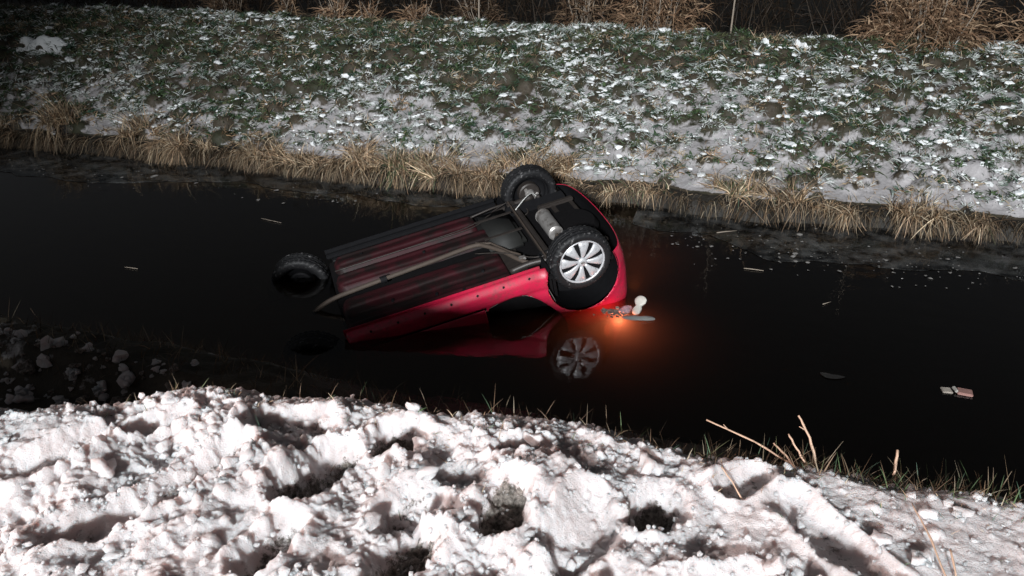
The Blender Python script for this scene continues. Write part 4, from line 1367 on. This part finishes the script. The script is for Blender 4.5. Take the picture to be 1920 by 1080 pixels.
stalk([(.345, 2.46, 1.665), (.20, 2.53, 1.69), (.02, 2.61, 1.70)], .0042, 'longest thin stalk leaning left over the water', (6, (-.02, .0, .02)))
stalk([(.350, 2.44, 1.670), (.31, 2.48, 1.69), (.267, 2.53, 1.70)], .0045, 'short stalk leaning left, lower of the middle pair')
stalk([(.380, 2.475, 1.675), (.345, 2.51, 1.71), (.314, 2.545, 1.74)], .0048, 'short stalk leaning left, upper of the middle pair')
stalk([(.420, 2.495, 1.66), (.385, 2.54, 1.745), (.34, 2.585, 1.80)], .0056, 'thickest upright stalk with a split tip in the group', (5, (-.025, 0, .012)))
stalk([(.680, 2.512, 1.66), (.687, 2.57, 1.73)], .0056, 'short upright stalk stump standing alone at the right')
stalk([(.20, 2.10, 1.70), (.14, 2.17, 1.75), (.085, 2.22, 1.79)], .0038, 'reddish stalk sticking out of the snow hollow', None)
stalk([(.735, 1.92, 1.74), (.70, 2.06, 1.78), (.665, 2.19, 1.80)], .0036, 'long pale stalk lying across the snow at lower right')
stalk([(.76, 1.96, 1.74), (.752, 2.04, 1.775)], .0034, 'short pale stalk beside the long one at lower right')

# ------------------------------------------------------------------ things afloat
def plate(name, outline, thick, m, loc, rz, label, cat, tilt=(0, 0), dome=0.0, group=None):
    bm = bmesh.new()
    sp = smooth_path([(x, y, 0) for x, y in outline + [outline[0]]], 5)[:-1]
    cx = sum((p.x for p in sp)) / len(sp); cyy = sum((p.y for p in sp)) / len(sp)
    rings = []
    for (s, z) in ((1.0, 0), (1.0, thick * .6), (.93, thick), (.55, thick + dome * .8), (.15, thick + dome)):
        rings.append([bm.verts.new((cx + (p.x - cx) * s, cyy + (p.y - cyy) * s, z)) for p in sp])
    nn = len(sp)
    for r0, r1 in zip(rings, rings[1:]):
        for k in range(nn):
            bm.faces.new((r0[k], r0[(k + 1) % nn], r1[(k + 1) % nn], r1[k]))
    bm.faces.new(rings[0]); bm.faces.new(rings[-1])
    o = bm_obj(name, bm, m, None, True)
    o.location = loc; o.rotation_euler = (tilt[0], tilt[1], rz)
    tag(o, label, cat, group)
    return o


peanut = [(-.055, .0), (-.045, .032), (-.01, .045), (.03, .035), (.055, .055), (.09, .075), (.135, .06), (.15, .015), (.13, -.03), (.085, -.04), (.05, -.022), (.02, -.035), (-.03, -.035)]
plate('foam_piece', peanut, .022, M['foam'], (-.70, 6.66, .035), rad(66), 'white curved foam piece standing out of the water beside the red glow', 'foam', (0, rad(-38)), .008)
lens = [(-.15, 0), (-.10, -.035), (0, -.05), (.10, -.045), (.155, -.02), (.14, .02), (.09, .025), (.03, .0), (-.03, .022), (-.09, .03)]
plate('plastic_shell', lens, .016, M['grey'], (-.68, 6.555, .003), rad(13), 'flat pale plastic shell floating in the red glow nearest the camera', 'plastic', (rad(-5), 0), .012)
bag, N, Lk, B = mat('thin_clear_plastic')
B.inputs['Base Color'].default_value = (.75, .7, .85, 1); B.inputs['Roughness'].default_value = .25
nzb = noise(N, Lk, 35, 3); bump(N, Lk, B, nzb.outputs[0], .8, .01)
trb = N.new('ShaderNodeBsdfTransparent'); mxb = N.new('ShaderNodeMixShader'); mxb.inputs[0].default_value = .45
Lk.new(trb.outputs[0], mxb.inputs[1]); Lk.new(B.outputs[0], mxb.inputs[2]); Lk.new(mxb.outputs[0], N['Material Output'].inputs['Surface'])
V, F, k = lumps(np.zeros((1, 3)), np.array([.058]), .55, .6, fine=True)
o = link('plastic_bag', np_mesh('plastic_bag', V, F, smooth=True), bag); o.location = (-.815, 6.68, .012)
tag(o, 'small crumpled clear plastic bag between the car and the white foam', 'bag')
# scraps of leaf and glass by the bumper
n = 60
sxp = rng.normal(size=n) * .07 - .93; syp = rng.normal(size=n) * .045 + 6.62
P_ = np.stack([sxp, syp, np.full(n, .004)], -1)
V, F, k = lumps(P_, rng.uniform(.008, .022, n), .35, .9)
tag(link('leaf_litter', np_mesh('leaf_litter', V, F), M['leafb']), 'floating scraps of leaf litter beside the rear bumper', 'litter', kind='stuff')
# flakes of broken ice and straw along the far edge
n = 330
fxp = np.concatenate([rng.uniform(-.6, 5, 230), rng.uniform(-13, -4.5, 100)]); fyp = np.where(fxp > -1, rng.normal(size=n) * .35 + 8.55, rng.normal(size=n) * .22 + 8.75)
fyp = np.clip(fyp, 7.95, 9.5)
V, F, k = lumps(np.stack([fxp, fyp, np.full(n, .010)], -1), np.clip(.007 * rng.random(n) ** -.45, .006, .035), .20, 1.0)
tag(link('ice_flakes', np_mesh('ice_flakes', V, F), simple('dirty_ice', (.22, .21, .20), .35, nscale=9, var=.8)), 'broken flakes of ice floating along the far bank', 'ice', kind='stuff')

plate('floating_leaf', [(-.09, .02), (-.085, .045), (-.06, .025), (0, .01), (.05, -.005), (.10, -.005), (.06, -.03), (.0, -.045), (-.06, -.03)], .004, M['white_print'], (.99, 6.0, .006), rad(10), 'greyish dead leaf floating alone on the right-hand water', 'leaf', (0, 0), .012)
pk = empty('floating_packet', (1.92, 6.03, .0))
tag(pk, 'crushed red and white packet floating near the right edge', 'packet')
bm = bmesh.new(); add_box(bm, (.055, 0, .012), (.11, .085, .022), Matrix.Rotation(rad(-6), 3, 'Z'), .005); bm_obj('printed_half', bm, M['red_print'], pk)
bm = bmesh.new(); add_box(bm, (-.012, .012, .018), (.026, .07, .02), Matrix.Rotation(rad(14), 3, 'Z'), .005); bm_obj('white_flap', bm, M['white_print'], pk)
bm = bmesh.new(); add_box(bm, (-.075, .0, .006), (.075, .075, .014), Matrix.Rotation(rad(8), 3, 'Z'), .004); bm_obj('wet_half', bm, M['leafb'], pk)
for (x, y, L_, a, r_, lb) in [(1.03, 7.37, .11, 28, .004, 'short straw floating on the right-hand water'), (.34, 7.98, .20, -18, .006, 'white stick floating below the ice flakes'),
                              (.02, 9.0, .26, 14, .006, 'pale stick lying on the ice near the far bank'), (-5.33, 7.82, .32, -28, .003, 'thin twig floating in the dark water left of the car'), (-6.0, 6.18, .16, -15, .0035, 'forked twig floating on the left-hand water')]:
    bm = bmesh.new()
    dx, dy = math.cos(rad(a + 16.2)) * L_ / 2, math.sin(rad(a + 16.2)) * L_ / 2
    add_tube(bm, [(-dx, -dy, 0), (0, 0, r_ * .4), (dx, dy, 0)], [r_, r_ * .9, r_ * .7], 6)
    add_tube(bm, [(0, 0, 0), (dx * .3 + dy * .12, dy * .3 - dx * .12, .01)], [r_ * .6, r_ * .3], 5)
    o = bm_obj('floating_twig', bm, M['bark'], None, True); o.location = (x, y, .010)
    tag(o, lb, 'twig', 'twigs afloat on the ditch')
